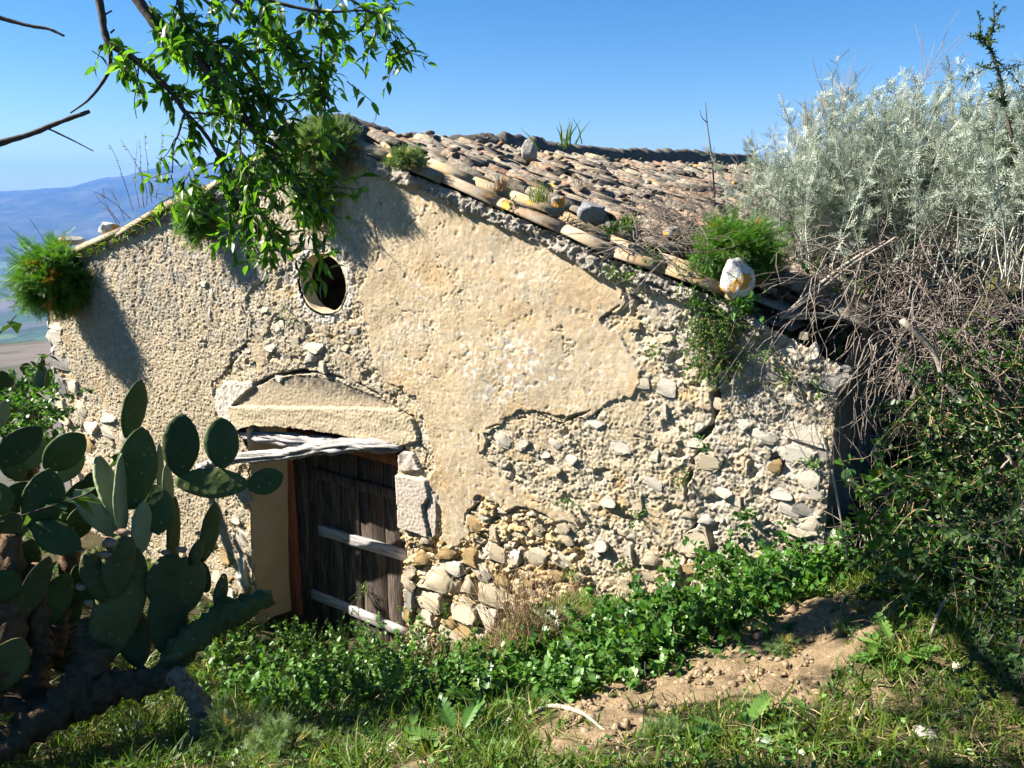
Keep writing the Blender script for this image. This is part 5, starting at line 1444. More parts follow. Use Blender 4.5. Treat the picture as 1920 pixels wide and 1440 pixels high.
def build_brush():
    rng = np.random.default_rng(31)
    def region(n, xs, ys, ds):
        x = rng.uniform(*xs, n); y = rng.uniform(*ys, n); d = rng.uniform(*ds, n)
        return np.array([P(a, b, c) for a, b, c in zip(x, y, d)])
    b = region(320, (1540, 1960), (440, 620), (3.7, 4.6))
    twig_mass('dry_brush', 'tangle of bare grey twigs hanging below the silvery shrubs', 'dry brush', b, np.stack([rng.normal(-.5, .7, 320), rng.normal(-.6, .4, 320), rng.normal(-.1, .5, 320)], 1), rng.uniform(.35, .95, 320), 9, .13, .22, .0036, M['twig'], 32, None, 2)
    b = region(260, (1640, 1900), (560, 720), (3.4, 4.2))
    twig_mass('dry_brush', 'lower curtain of curled bare twigs over the dark gap beside the hut', 'dry brush', b, np.stack([rng.normal(-.3, .8, 260), rng.normal(-.3, .4, 260), rng.normal(-.3, .5, 260)], 1), rng.uniform(.25, .7, 260), 9, .14, .28, .0034, M['twig'], 33, None, 2)
    b = np.array([roofpt(x, y, .02) for x, y in zip(rng.uniform(1180, 1430, 230), rng.uniform(400, 490, 230))])
    twig_mass('dry_brush', 'low mat of dry grey twigs lying on the lower roof tiles', 'dry brush', b, np.stack([rng.normal(0, .9, 230), rng.normal(0, .6, 230), rng.uniform(.0, .8, 230)], 1), rng.uniform(.15, .42, 230), 7, .08, .22, .0026, M['twig'], 34, None, 2)
    b = region(70, (1580, 1720), (980, 1060), (3.5, 3.8))
    twig_mass('dry_brush', 'pale dry stems at the foot of the right corner of the hut', 'dry brush', b, np.stack([rng.normal(0, .5, 70), rng.normal(-.2, .4, 70), rng.uniform(.2, 1.1, 70)], 1), rng.uniform(.2, .5, 70), 7, .04, .18, .003, M['twig'], 35, None, 1)
    b = region(90, (1480, 1900), (560, 640), (3.7, 4.3))
    leafy('bramble', 'yellow green leafy stems between the eave bush and the dry twigs', 'bramble', region(40, (1480, 1620), (520, 660), (3.9, 4.3)), rng.normal(0, 1, (40, 3)) + [0, -.4, .4], rng.uniform(.08, .22, 40), 5, .02, .15, 14, .030, .75, 'ovate', [M['nettle'], M['stem']], 36, None, .1, .002)
    # broken pale stalks
    mb = MB()
    for pts, r in (([(1462, 597), (1530, 548), (1600, 495), (1680, 446)], (.010, .007)), ([(1470, 590), (1540, 530), (1610, 480), (1660, 452)], (.008, .004)), ([(1465, 596), (1530, 588), (1590, 600), (1650, 624)], (.009, .004)), ([(1480, 598), (1560, 596), (1620, 615)], (.007, .003)), ([(1475, 590), (1500, 560), (1520, 520)], (.005, .003))):
        path = smooth_path([P(x, y, 3.75 + .0 * x) for x, y in pts], 24)
        V, q, t = tube_path(path, np.linspace(*r, 24), 7, .25, int(pts[0][0]), True, .5); mb.add(V, tris=t, quads=q)
    o = mb.obj('broken_stalk', [M['dead_stalk']], None, P(1470, 595, 3.75), True); tag(o, 'bleached broken dry stalk forking at the lower end of the roof', 'dead stalk')
    mb = MB()
    for pts, r in (([(1690, 600), (1750, 660), (1775, 720), (1850, 790), (1900, 880), (1905, 1000)], (.012, .008)), ([(1920, 830), (1840, 920), (1760, 1010), (1700, 1050)], (.006, .003)), ([(1590, 900), (1640, 925), (1700, 920)], (.006, .004)), ([(1560, 880), (1580, 990), (1590, 1050)], (.005, .003))):
        path = smooth_path([P(x, y, 3.3) for x, y in pts], 24)
        V, q, t = tube_path(path, np.linspace(*r, 24), 6, .2, int(pts[0][0]), True, .3); mb.add(V, tris=t, quads=q)
    o = mb.obj('bare_branch', [M['dead_stalk']], None, P(1775, 720, 3.3), True); tag(o, 'bent bare branch inside the green bramble at the right', 'dead branch')
build_brush()

def build_brambles():
    rng = np.random.default_rng(51)
    def reg(n, xs, ys, ds):
        return np.array([P(a, b, c) for a, b, c in zip(rng.uniform(*xs, n), rng.uniform(*ys, n), rng.uniform(*ds, n))])
    G2 = [M['bramble'], M['stem']]
    # bank to the right of the corner
    b = reg(120, (1740, 1960), (680, 900), (3.0, 3.6))
    leafy('bramble', 'dense green bramble with small leaves filling the upper right bank', 'bramble', b, rng.normal(0, .8, (120, 3)) + [-.3, -.4, .3], rng.uniform(.2, .5, 120), 7, .08, .2, 34, .030, .62, 'ovate', [M['bramble_shaded'], M['dry_brown']], 52, None, .05, .0028)
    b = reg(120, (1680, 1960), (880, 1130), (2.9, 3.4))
    leafy('bramble', 'shaded bramble tangle low on the right bank beside the grass', 'bramble', b, rng.normal(0, .8, (120, 3)) + [-.3, -.4, .4], rng.uniform(.2, .45, 120), 7, .08, .2, 34, .030, .62, 'ovate', [M['bramble_shaded'], M['dry_brown']], 53, None, .05, .0028)
    b = reg(60, (1860, 2000), (980, 1300), (2.1, 2.6))
    leafy('dark_shrub', 'dark shrub in shade at the lower right edge', 'shrub', b, rng.normal(0, .8, (60, 3)) + [-.1, -.2, .5], rng.uniform(.2, .45, 60), 7, .05, .2, 40, .026, .55, 'fold', [M['olive'], M['bark']], 54, None, .05, .003)
    b = reg(26, (1610, 1700), (940, 1060), (3.3, 3.6))
    leafy('bramble', 'few large bramble leaves in front of the dark gap by the corner', 'bramble', b, rng.normal(0, .6, (26, 3)) + [0, -.2, .8], rng.uniform(.1, .25, 26), 5, .03, .15, 7, .055, .7, 'ovate', G2, 55, None, .3, .0025)
    # along the foot of the wall
    for i, (x, y, r, lab) in enumerate([
            (1120, 1190, .26, 'bramble clump at the wall foot right of the dry brown weed'), (1215, 1165, .27, 'bramble clump at the wall foot below the large crack, lower left part'),
            (1310, 1120, .27, 'bramble clump under the squarish grey stone at the crack'), (1405, 1085, .25, 'bramble clump at the wall foot left of the corner stones'),
            (1490, 1050, .25, 'bramble clump reaching up the corner stones of the hut'), (1570, 1060, .22, 'bramble clump just outside the right corner of the hut'),
            (1470, 1092, .20, 'bramble clump spreading over the top of the bare soil'), (1335, 1160, .18, 'low bramble clump at the upper edge of the bare soil'), (1228, 1205, .18, 'low bramble clump left of the bare soil')]):
        c = G(x, y + 25); n = 52
        b = c + np.stack([rng.normal(0, r * .55, n), rng.normal(0, r * .4, n), np.zeros(n)], 1); b[:, 2] = gz(b[:, 0], b[:, 1])
        leafy('bramble', lab, 'bramble', b, rng.normal(0, .7, (n, 3)) + [0, -.15, .9], rng.uniform(.12, .34, n), 6, .07, .16, 20, .036, .74, 'ovate', G2, 60 + i, 'brambles along the wall foot', .15, .0022)
    # hanging plant on the wall
    b = np.array([wp(*W(x, y), .03) for x, y in zip(rng.uniform(1305, 1385, 190), rng.uniform(565, 690, 190))])
    leafy('wall_shrub', 'dark green small leaved plant hanging on the wall below the eave', 'plant', b, rng.normal(0, .6, (190, 3)) + WN * .6 + np.array([0, 0, -.3]), rng.uniform(.06, .17, 190), 6, .06, .18, 34, .016, .42, 'fold', [M['bramble'], M['dry_brown']], 75, None, .05, .002)
    # small tufts rooted in the wall
    for i, (x, y, n, lab) in enumerate([(1150, 512, 12, 'little green tuft below the rake tiles, upper'), (1222, 488, 14, 'green tuft hanging under the rake tile joint'), (1190, 518, 10, 'thin green tuft on the grey mortar under the rake'), (1300, 545, 14, 'yellow green creeping plant under the last rake tile'),
            (1280, 520, 9, 'yellow green sprig on the mortar under the rake'), (1284, 900, 8, 'tiny green tuft in the wall crack, middle'), (1322, 830, 8, 'green leaves inside the wide gap of the crack'), (1066, 936, 10, 'thin green tuft at the step in the plaster'), (1196, 972, 12, 'green feathery tuft on the wall above the brambles'),
            (1478, 703, 16, 'mossy tuft between the upper corner stones'), (1532, 735, 14, 'green tuft under the grey corner stone'), (1512, 873, 12, 'green tuft between the pale corner slabs'), (1232, 660, 8, 'tiny plant on the wall left of the hanging shrub'), (1400, 975, 8, 'tiny green sprig on grey mortar near the corner'),
            (960, 382, 8, 'little green tuft by the joint of rake tiles'), (540, 590, 8, 'small dry tuft beside the round hole'), (1445, 660, 12, 'yellow green tuft on the wall top near the corner'), (1400, 575, 20, 'broad fresh leaves beneath the white rock'), (1170, 1060, 10, 'sprig of green climbing the wall from the brambles'), (1075, 1080, 12, 'green sprig behind the dry brown weed'), (683, 1105, 14, 'small green plant growing through the door planks')]):
        off = .02 if x != 683 else DEP + .03
        p = wp(*W(x, y, off), off)
        b = p + rng.normal(0, .018, (n, 3))
        leafy('wall_plant', lab, 'plant', b, rng.normal(0, .7, (n, 3)) + WN * .6 + np.array([0, 0, .2]), rng.uniform(.03, .09, n) * (1.5 if x in (683, 1400) else 1), 4, .06, .15, 9, .016 if x != 1400 else .035, .6, 'fold' if x != 1400 else 'ovate', [M['nettle'] if i % 3 else M['bramble'], M['stem']], 90 + i, 'small plants rooted in the wall', .1, .0012)
build_brambles()

def build_undergrowth():
    rng = np.random.default_rng(131)
    N2 = [M['nettle'], M['stem']]
    spots = [(430, 1225, .30, 44, 'nettle clump left of the doorway behind the cactus stem'), (520, 1235, .26, 40, 'shaded nettle clump just inside the door hollow'), (470, 1290, .26, 40, 'nettle clump under the left door jamb in half shade'),
             (570, 1290, .26, 40, 'nettle clump in the dark hollow, sunlit tips'), (650, 1225, .30, 60, 'tall leafy clump right before the door boards'), (620, 1290, .24, 44, 'sunlit clump below the door, left half'), (700, 1270, .26, 54, 'sunlit dense clump below the door, right half'),
             (765, 1240, .26, 50, 'leafy clump at the right door jamb'), (800, 1300, .22, 44, 'low clump below the rubble stones of the jamb'), (860, 1275, .20, 40, 'low green clump under the ochre rubble'), (920, 1270, .18, 36, 'low green clump left of the broad leaved plant'),
             (1090, 1230, .20, 40, 'green clump between the dry weed and bare soil'), (1150, 1240, .20, 40, 'green clump above the stick and bare soil'), (1050, 1280, .16, 34, 'low clump right of the broad leaved plant'), (400, 1150, .30, 34, 'bright leaves behind the prickly pear by the wall'), (1000, 1250, .2, 36, 'green clump under the dry brown weed'),
             (560, 1180, .2, 40, 'dark plants on the doorstep in shade')]
    for i, (x, y, h, n, lab) in enumerate(spots):
        c = G(x, y + 30); r = h * .75
        b = c + np.stack([rng.normal(0, r * .55, n), rng.normal(0, r * .45, n), np.zeros(n)], 1); b[:, 2] = gz(b[:, 0], b[:, 1]) - .01
        small = i in (4, 5, 6, 7, 8)
        leafy('nettle_clump', lab, 'weeds', b, rng.normal(0, .38, (n, 3)) + [0, -.05, 1], h * (1.35 if small else 1.1) * rng.uniform(.35, 1.15, n), 6, .02, .12, 30 if small else 18, .026 if small else .040, .66, 'ovate', N2, 140 + i, 'weeds before the door', .15, .002, None, .75)
    # broad leaves: rosettes
    def rosette(name, lab, cat, x, y, n, L, wr, tpl, mat, seed, rise=.6, grp=None):
        rg = np.random.default_rng(seed); c = G(x, y)
        a = rg.uniform(0, 2 * np.pi, n); el = rg.uniform(.15, rise, n)
        d = np.stack([np.cos(a), np.sin(a), np.tan(el)], 1)
        o = empty(name, c); tag(o, lab, cat, grp)
        pet = strands(np.zeros((n, 3)), d, L * .45, 3, .05, .05, rg)
        mb = MB(); V, q = tubes(pet, .003, .002, 3); mb.add(V, quads=q); put('stem', mb.mesh('stem', [M['stem']]), o, c)
        tones = rg.random(n)
        for k in range(n):
            lf = MB(); ln = L * rg.uniform(.7, 1.15)
            dd = nrm(pet[k, -1] - pet[k, -2]) + [0, 0, -.12]
            leaves(lf, pet[k, -1:], dd[None], ln, ln * wr, tpl, up=np.array([[0, 0, 1.0]]) + rg.normal(0, .25, (1, 3)), rng=rg, rnd=tones[k:k + 1])
            put('leaf', lf.mesh('leaf', [mat], smooth=False), o, c)
    rosette('broad_leaved_plant', 'plant with large glossy upright leaves before the rubble wall', 'plant', 905, 1330, 16, .135, .42, 'ovate', M['broad'], 161, 1.1)
    rosette('broad_leaved_plant', 'small yellowing dock leaves by the bare edge of the hollow', 'plant', 770, 1385, 6, .12, .35, 'ovate', M['nettle'], 162, .8)
    rosette('thistle', 'thistle with dark lobed leaves at the wall foot beside the dry weed', 'thistle', 1065, 1215, 15, .21, .42, 'lobed', M['broad'], 163, .8)
    rosette('thistle', 'thistle with pale lobed leaves at the end of the bare soil', 'thistle', 1120, 1285, 14, .16, .45, 'lobed', M['thistle'], 164, .9)
    rosette('thistle', 'thistle rosette below the bare soil, centre of the grass', 'thistle', 1385, 1385, 18, .14, .45, 'lobed', M['broad'], 165, .7)
    rosette('thistle', 'thistle rosette in the grass at the right end of the soil', 'thistle', 1680, 1225, 16, .12, .45, 'lobed', M['broad'], 167, .8)
    rosette('thistle', 'small thistle near the middle of the weeds before the wall', 'thistle', 1180, 1210, 14, .18, .42, 'lobed', M['broad'], 168, .8)
    rosette('thistle', 'thistle rosette left of the grey feathery tuft at the bottom', 'thistle', 860, 1400, 12, .14, .45, 'lobed', M['broad'], 169, .7)
    gg = [M['feather_grey'], M['stem']]
    for i, (x, y, R, n, lab) in enumerate([(440, 1405, .15, 150, 'pale feathery tuft at the bottom left of the grass'), (525, 1420, .13, 130, 'pale feathery tuft right of the other at the bottom left'), (420, 1350, .10, 90, 'small pale feathery tuft by the fallen cactus stem'), (1243, 1390, .075, 90, 'grey feathery tuft below the bare soil'), (1470, 1222, .07, 70, 'grey feathery tuft growing in the bare soil'), (1590, 1185, .06, 60, 'small feathery tuft at the right end of the soil')]):
        feather_bush('feathery_tuft', lab, G(x, y) + [0, 0, .01], R, n, gg, 170 + i, (1, 1, .8), None, 0, 20, .16, 0.0, None, 0)
    # dry brown weed against the wall
    c = G(985, 1240); n = 120; b = c + np.stack([rng.normal(0, .07, n), rng.normal(0, .05, n), np.zeros(n)], 1)
    twig_mass('dry_weed', 'dry brown twiggy weed standing against the rubble wall', 'dry weed', b, rng.normal(0, .28, (n, 3)) + [0, 0, 1], rng.uniform(.2, .52, n), 7, 0, .11, .0022, M['dry_brown'], 181, None, 3)
    c = G(830, 1260); n = 40; b = c + np.stack([rng.normal(0, .1, n), rng.normal(0, .05, n), np.zeros(n)], 1)
    twig_mass('dry_weed', 'sparse dry stems left of the brown weed by the door jamb', 'dry weed', b, rng.normal(0, .25, (n, 3)) + [0, 0, 1], rng.uniform(.1, .3, n), 6, 0, .1, .0018, M['dry_brown'], 182, None, 2)
    # stick
    path = smooth_path([G(985, 1350) + [0, 0, .01], G(1030, 1340) + [0, 0, .035], G(1085, 1348) + [0, 0, .03], G(1125, 1370) + [0, 0, .015], G(1165, 1395)], 40)
    V, q, t = tube_path(path, np.interp(np.linspace(0, 1, 40), [0, .1, .5, 1], [.006, .010, .008, .002]), 8, .25, 4, True, .2)
    o = MB().add(V, tris=t, quads=q).obj('dead_stick', [M['dead_stalk']], None, path[0], True); tag(o, 'pale dead stick lying at the lower end of the bare soil', 'stick')
    path = smooth_path([G(1740, 1210) + [0, 0, .02], G(1765, 1170) + [0, 0, .1], P(1800, 1110, 3.0)], 20)
    V, q, t = tube_path(path, np.linspace(.007, .004, 20), 6, .2, 5)
    o = MB().add(V, tris=t, quads=q).obj('dead_stick', [M['dead_stalk']], None, path[0], True); tag(o, 'thin leaning stick at the foot of the right bramble', 'stick')
    path = smooth_path([G(1595, 1358) + [0, 0, .02], G(1630, 1345) + [0, 0, .02]], 8)
    V, q, t = tube_path(path, np.linspace(.008, .007, 8), 6, .2, 6)
    o = MB().add(V, tris=t, quads=q).obj('dead_stick', [M['dead_stalk']], None, path[0], True); tag(o, 'short broken stick lying on the grass right of the path', 'stick')
    # plants on the roof
    def tuft(x, y, n, L, mat, lab, seed, wd=.004, spread=.3):
        rg = np.random.default_rng(seed); p = roofpt(x, y, -.02)
        mb = MB(); d = rg.normal(0, spread, (n, 3)) + [0, 0, 1]
        leaves(mb, rg.normal(0, .022, (n, 3)) * [1, 1, .2], d, L * rg.uniform(.5, 1.1, n), wd, 'blade', rng=rg)
        o = put('grass_tuft', mb.mesh('grass_tuft', [mat]), None, p); tag(o, lab, 'grass tuft', 'grass tufts on the roof')
    tuft(1012, 372, 60, .14, M['grass'], 'green grass tuft on the roof above the second row of rake tiles', 401)
    tuft(940, 350, 90, .10, M['dry_brown'], 'rusty brown dry tuft on the roof near the rake', 402)
    tuft(1060, 258, 22, .075, M['grass'], 'grass tuft on the ridge against the sky', 403)
    tuft(1090, 350, 50, .13, M['twig'], 'thin dry grass stems in the middle of the roof', 404, .002)
    tuft(1130, 330, 26, .17, M['twig'], 'few thin dry stems on the upper middle of the roof', 408, .002)
    tuft(1300, 360, 50, .16, M['twig'], 'dry stems on the far right of the roof by the silvery shrubs', 409, .002, .45)
    tuft(1180, 420, 70, .10, M['bramble'], 'dark green low tuft behind the grey roof rock', 405, .008, .8)
    tuft(1150, 425, 60, .09, M['olive'], 'dark low plant just above the grey roof rock', 406, .008, .8)
    tuft(1240, 410, 50, .18, M['twig'], 'thin dry grass stems above the twig mat on the roof', 407, .002)
    pts = [roofpt(1340, 370), P(1335, 300, 5.2), P(1326, 230, 5.2), P(1323, 190, 5.2)]
    V, q, t = tube_path(smooth_path(pts, 16), np.linspace(.007, .002, 16), 5, .1, 9); mb = MB().add(V, tris=t, quads=q)
    V, q, t = tube_path(smooth_path([pts[2], P(1316, 220, 5.2), P(1312, 205, 5.2)], 8), np.linspace(.004, .0015, 8), 5); mb.add(V, tris=t, quads=q)
    tag(mb.obj('dead_plant', [M['bark']], None, pts[0]), 'single bare dark stem standing on the roof before the sky', 'dead stem')
    # left rake
    b = [wp(*W(x, y, -.1), -.1) for x, y in ((250, 395), (262, 390), (275, 385), (285, 380), (293, 372), (270, 390))]
    leafy('flowering_weed', 'thin weed with tiny yellow flowers on the left rake against the hills', 'weed', b, [(-.2, 0, 1), (0, 0, 1), (.1, 0, 1), (-.1, 0, 1), (.2, 0, 1), (.05, 0, 1)], .55, 7, 0, .07, 14, .03, .5, 'fold', [M['grass'], M['twig']], 410, None, .3, .004)
    b = [wp(*W(x, y, -.1), -.1) for x, y in ((225, 420), (235, 415), (245, 410), (222, 425))]
    twig_mass('dry_stalks', 'dark dry twigs on the left rake above the pale stone', 'dry plant', b, [(-.6, 0, 1), (-.4, 0, 1), (-.8, 0, .8), (-.3, 0, 1)], .3, 6, 0, .1, .004, M['twig'], 411, None, 3)
    # grass fringe along the left rake
    rg = np.random.default_rng(412); mb = MB()
    xs = rg.uniform(160, 400, 260); ys = np.interp(xs, [160, 235, 310, 400], [478, 445, 400, 352]) + rg.normal(2, 5, 260)
    pos = np.array([wp(*W(x, y), .04) for x, y in zip(xs, ys)])
    leaves(mb, pos - pos[0], rg.normal(0, .5, (260, 3)) + WN * .5 + np.array([0, 0, .4]), rg.uniform(.05, .13, 260), .008, 'blade', rng=rg)
    tag(put('grass_fringe', mb.mesh('grass_fringe', [M['grass']]), None, pos[0]), 'yellow green grass fringe growing under the left rake tiles', 'grass fringe')
build_undergrowth()

def build_groundcover():
    rng = np.random.default_rng(501)
    n = 110000
    x = rng.uniform(-2.4, 3.0, n); y = rng.uniform(1.35, 4.9, n)
    dm = dirt_mask(x, y)
    dens = .62 + .9 * fbm2(x * 2.1, y * 2.1, 3, 502)
    s = (np.stack([x, y, 0 * x], 1) - WO) @ WX; tN = (np.stack([x, y, 0 * x], 1) - WO) @ WN
    keep = (rng.random(n) < dens) & (~dm | (rng.random(n) < .02)) & (tN > .02) & (np.abs(x) < .72 * y + .5)
    left = x < -.15 - .2 * (y - 2)
    keep &= ~left | (rng.random(n) < .45)
    x, y = x[keep], y[keep]; m = len(x)
    pos = np.stack([x, y, gz(x, y) + .004], 1)
    mb = MB(); d = rng.normal(0, .5, (m, 3)) + [0, 0, 1]
    tone = np.clip(.45 + .5 * fbm2(x * 3, y * 3, 3, 503) + rng.normal(0, .2, m), 0, 1)
    leaves(mb, pos, d, rng.uniform(.025, .085, m), rng.uniform(.003, .0065, m), 'blade', rng=rng, rnd=tone)
    # tussocks
    n = 3800; tx = rng.uniform(-2.2, 3.0, n); ty = rng.uniform(1.4, 4.4, n); dm = dirt_mask(tx, ty)
    tN = (np.stack([tx, ty, 0 * tx], 1) - WO) @ WN
    keep = (rng.random(n) < .5 + 1.2 * fbm2(tx * 1.6 + 3, ty * 1.6, 3, 507)) & (~dm | (rng.random(n) < .13)) & (tN > .1); tx, ty = tx[keep], ty[keep]
    kb = 16; sz = rng.uniform(.03, .12, len(tx)) * (1 + .6 * (rng.random(len(tx)) < .15))
    c = np.repeat(np.stack([tx, ty, gz(tx, ty)], 1), kb, 0); m = len(c)
    d = rng.normal(0, .7, (m, 3)); d[:, 2] = rng.uniform(.35, 1.1, m)
    tone = np.clip(np.repeat(rng.random(len(tx)) ** 1.2, kb) * .85 + rng.normal(0, .1, m), 0, 1)
    leaves(mb, c + rng.normal(0, .012, (m, 3)) * [1, 1, 0], d, np.repeat(sz, kb) * rng.uniform(.6, 1.2, m), rng.uniform(.003, .0075, m), 'blade', rng=rng, rnd=tone)
    o = mb.obj('grass', [M['grass']]); kind(o, 'stuff')
    # dead straw lying about
    n = 5200; x = rng.uniform(-2.2, 2.8, n); y = rng.uniform(1.4, 4.3, n); mb = MB(); d = rng.normal(0, 1, (n, 3)); d[:, 2] = rng.uniform(-.05, .45, n)
    keep = ((np.stack([x, y, 0 * x], 1) - WO) @ WN > .05) & (~dirt_mask(x, y) | (rng.random(n) < .25)) & (fbm2(x * 2.5, y * 2.5, 3, 511) > -.15)
    x, y, d = x[keep], y[keep], d[keep]
    leaves(mb, np.stack([x, y, gz(x, y) + .012], 1), d, rng.uniform(.03, .12, len(x)), .0035, 'blade', rng=rng)
    o = mb.obj('dry_straw', [M['straw']]); kind(o, 'stuff')
    n = 15000
    x = rng.uniform(-2.6, 3.0, n); y = rng.uniform(1.35, 5.4, n); dm = dirt_mask(x, y)
    dens = .15 + 1.6 * sstep(-.1, .45, fbm2(x * 1.7 + 5, y * 1.7, 3, 505))
    tN = (np.stack([x, y, 0 * x], 1) - WO) @ WN
    keep = (rng.random(n) < dens) & (~dm | (rng.random(n) < .01)) & (tN > -.3)
    x, y = x[keep], y[keep]; m = len(x)
    pos = np.stack([x, y, gz(x, y) + rng.uniform(.005, .05, m)], 1)
    mb = MB(); d = rng.normal(0, 1, (m, 3)); d[:, 2] = np.abs(d[:, 2]) * .5
    leaves(mb, pos, d, rng.uniform(.014, .038, m), rng.uniform(.010, .022, m), 'fold', rng=rng)
    o = mb.obj('ground_cover', [M['nettle']]); kind(o, 'stuff')
    # rougher growth on the banks to both sides
    n = 5200; tx = rng.uniform(-7, 6.8, n); ty = rng.uniform(-1, 10, n)
    pw = np.stack([tx, ty, 0 * tx], 1) - WO; ps = pw @ WX; tN = pw @ WN
    keep = ((tN > .1) | (ps > S_R + .35) | (ps < S_L - .2)) & ((np.abs(tx - .3) > 2.3) | (ty < 1.3)) & (rng.random(n) < .6 + 1.0 * fbm2(tx * .9, ty * .9, 3, 520))
    tx, ty = tx[keep], ty[keep]; kb = 26; c = np.repeat(np.stack([tx, ty, gz(tx, ty)], 1), kb, 0); m = len(c)
    d = rng.normal(0, .8, (m, 3)); d[:, 2] = rng.uniform(.3, 1.1, m)
    mb = MB(); tone = np.clip(np.repeat(rng.random(len(tx)), kb) * .9 + rng.normal(0, .1, m), 0, 1)
    leaves(mb, c + rng.normal(0, .05, (m, 3)) * [1, 1, .1], d, np.repeat(rng.uniform(.08, .24, len(tx)), kb) * rng.uniform(.5, 1.1, m), rng.uniform(.006, .018, m), 'blade', rng=rng, rnd=tone)
    kind(mb.obj('rough_grass', [M['grass']]), 'stuff')
    # clods and grit
    V0, F0 = icosphere(1); mb = MB()
    n = 9000; x = rng.uniform(-.6, 2.6, n); y = rng.uniform(1.7, 4.2, n); dm = dirt_mask(x, y)
    keep = dm | (rng.random(n) < .06); x, y = x[keep], y[keep]; m = len(x)
    r = .0035 + .016 * rng.random(m) ** 4
    V = (V0[None] * (1 + .35 * rng.normal(0, 1, (m, len(V0), 1))) * r[:, None, None] * [1, 1, .75]) + np.stack([x, y, gz(x, y) + .004 + .25 * r], 1)[:, None]
    F = np.arange(m)[:, None, None] * len(V0) + F0[None]
    mb.add(V.reshape(-1, 3), tris=F.reshape(-1, 3), rnd=np.repeat(rng.random(m), len(V0)))
    o = mb.obj('soil_clods', [M['clod']]); kind(o, 'stuff')
    # dead leaves and twigs on the ground
    n = 1500; x = rng.uniform(-1.5, 2.4, n); y = rng.uniform(1.5, 4.0, n)
    mb = MB(); d = rng.normal(0, 1, (n, 3)); d[:, 2] *= .15
    pol = strands(np.stack([x, y, gz(x, y) + .012], 1), d, rng.uniform(.02, .12, n), 3, 0, .2, rng); V, q = tubes(pol, .0014, .0008, 3); mb.add(V, quads=q, rnd=np.repeat(rng.random(n), 12))
    o = mb.obj('litter', [M['twig']]); kind(o, 'stuff')
build_groundcover()

# ------------------------------------------------------------------ prickly pears
def pad_mesh(name, L, Wd, mat, seed, th=None, bend=0.0, torn=0.0):
    """flat egg-shaped pad: base at the origin, growing along +z, face towards -y"""
    rng = np.random.default_rng(seed)
    nu, nv = 18, 18
    t = np.linspace(0, 1, nu)
    w = Wd * .5 * np.sin(np.pi * t ** .80) ** .62 * (.80 + .42 * t) ; w = w / w.max() * Wd * .5
    w[0] = Wd * .09; w[-1] = Wd * .02
    th = th or Wd * .15
    a = np.linspace(0, 2 * np.pi, nv, endpoint=False)
    ca = np.sign(np.cos(a)) * np.abs(np.cos(a)) ** .8; sa = np.sign(np.sin(a)) * np.abs(np.sin(a)) ** .7
    T, A = np.meshgrid(t, a, indexing='ij')
    X = w[:, None] * ca[None] * (1 + .05 * noise2(T * 3, ca[None] * 2 + 0 * T, seed))
    Y = th * .5 * sa[None] * (np.sin(np.pi * np.clip(t, .04, .97)) ** .35)[:, None] * (1.25 - .5 * t)[:, None]
    Y = Y + bend * L * (T ** 2) + .02 * Wd * noise2(T * 4 + seed, X / Wd * 4, seed + 2)
    Z = L * (1 - torn * (t[:, None] > .9) * .06) * T + torn * (T > .75) * .06 * L * noise2(X / Wd * 9, T * 2, seed + 4)
    V = np.stack([X, Y, Z], -1).reshape(-1, 3); idx = np.arange(nu * nv).reshape(nu, nv)
    q = np.stack([idx[:-1], np.roll(idx[:-1], -1, 1), np.roll(idx[1:], -1, 1), idx[1:]], -1).reshape(-1, 4)
    c0 = len(V); V = np.concatenate([V, [V[idx[0]].mean(0)], [V[idx[-1]].mean(0)]])
    tr = [(c0, idx[0, (j + 1) % nv], idx[0, j]) for j in range(nv)] + [(c0 + 1, idx[-1, j], idx[-1, (j + 1) % nv]) for j in range(nv)]
    return make_mesh(name, V, [q, tr], mat, rnd=np.full(len(V), .5), smooth=True)

def add_pad(parent, base, tip, d0, d1, wpx, yaw, kindm, seed, th=None, bend=0.0, lab=None, torn=0.0):
    """base and tip read from the photograph at depths d0, d1; yaw turns the face about the pad's own axis"""
    a = P(*base, d0); b = P(*tip, d1); L = float(np.linalg.norm(b - a)); zax = (b - a) / L
    view = nrm((a + b) / 2 - EYE); xax = nrm(np.cross(zax, -view)) * -1
    xax = nrm(np.cross(view, zax)); yax = np.cross(zax, xax)
    Wd = .94 * wpx / FPX * (d0 + d1) / 2 / max(abs(math.cos(yaw)), .25)
    R0 = Matrix(tuple(map(tuple, np.stack([xax, yax, zax], 1))))
    q = R0.to_quaternion() @ Matrix.Rotation(yaw, 3, 'Z').to_quaternion()
    me = pad_mesh('pad', L, Wd, M[kindm], seed, th, bend, torn)
    o = put('pad', me, parent, a, q)
    if lab: o['label'] = lab
    return o

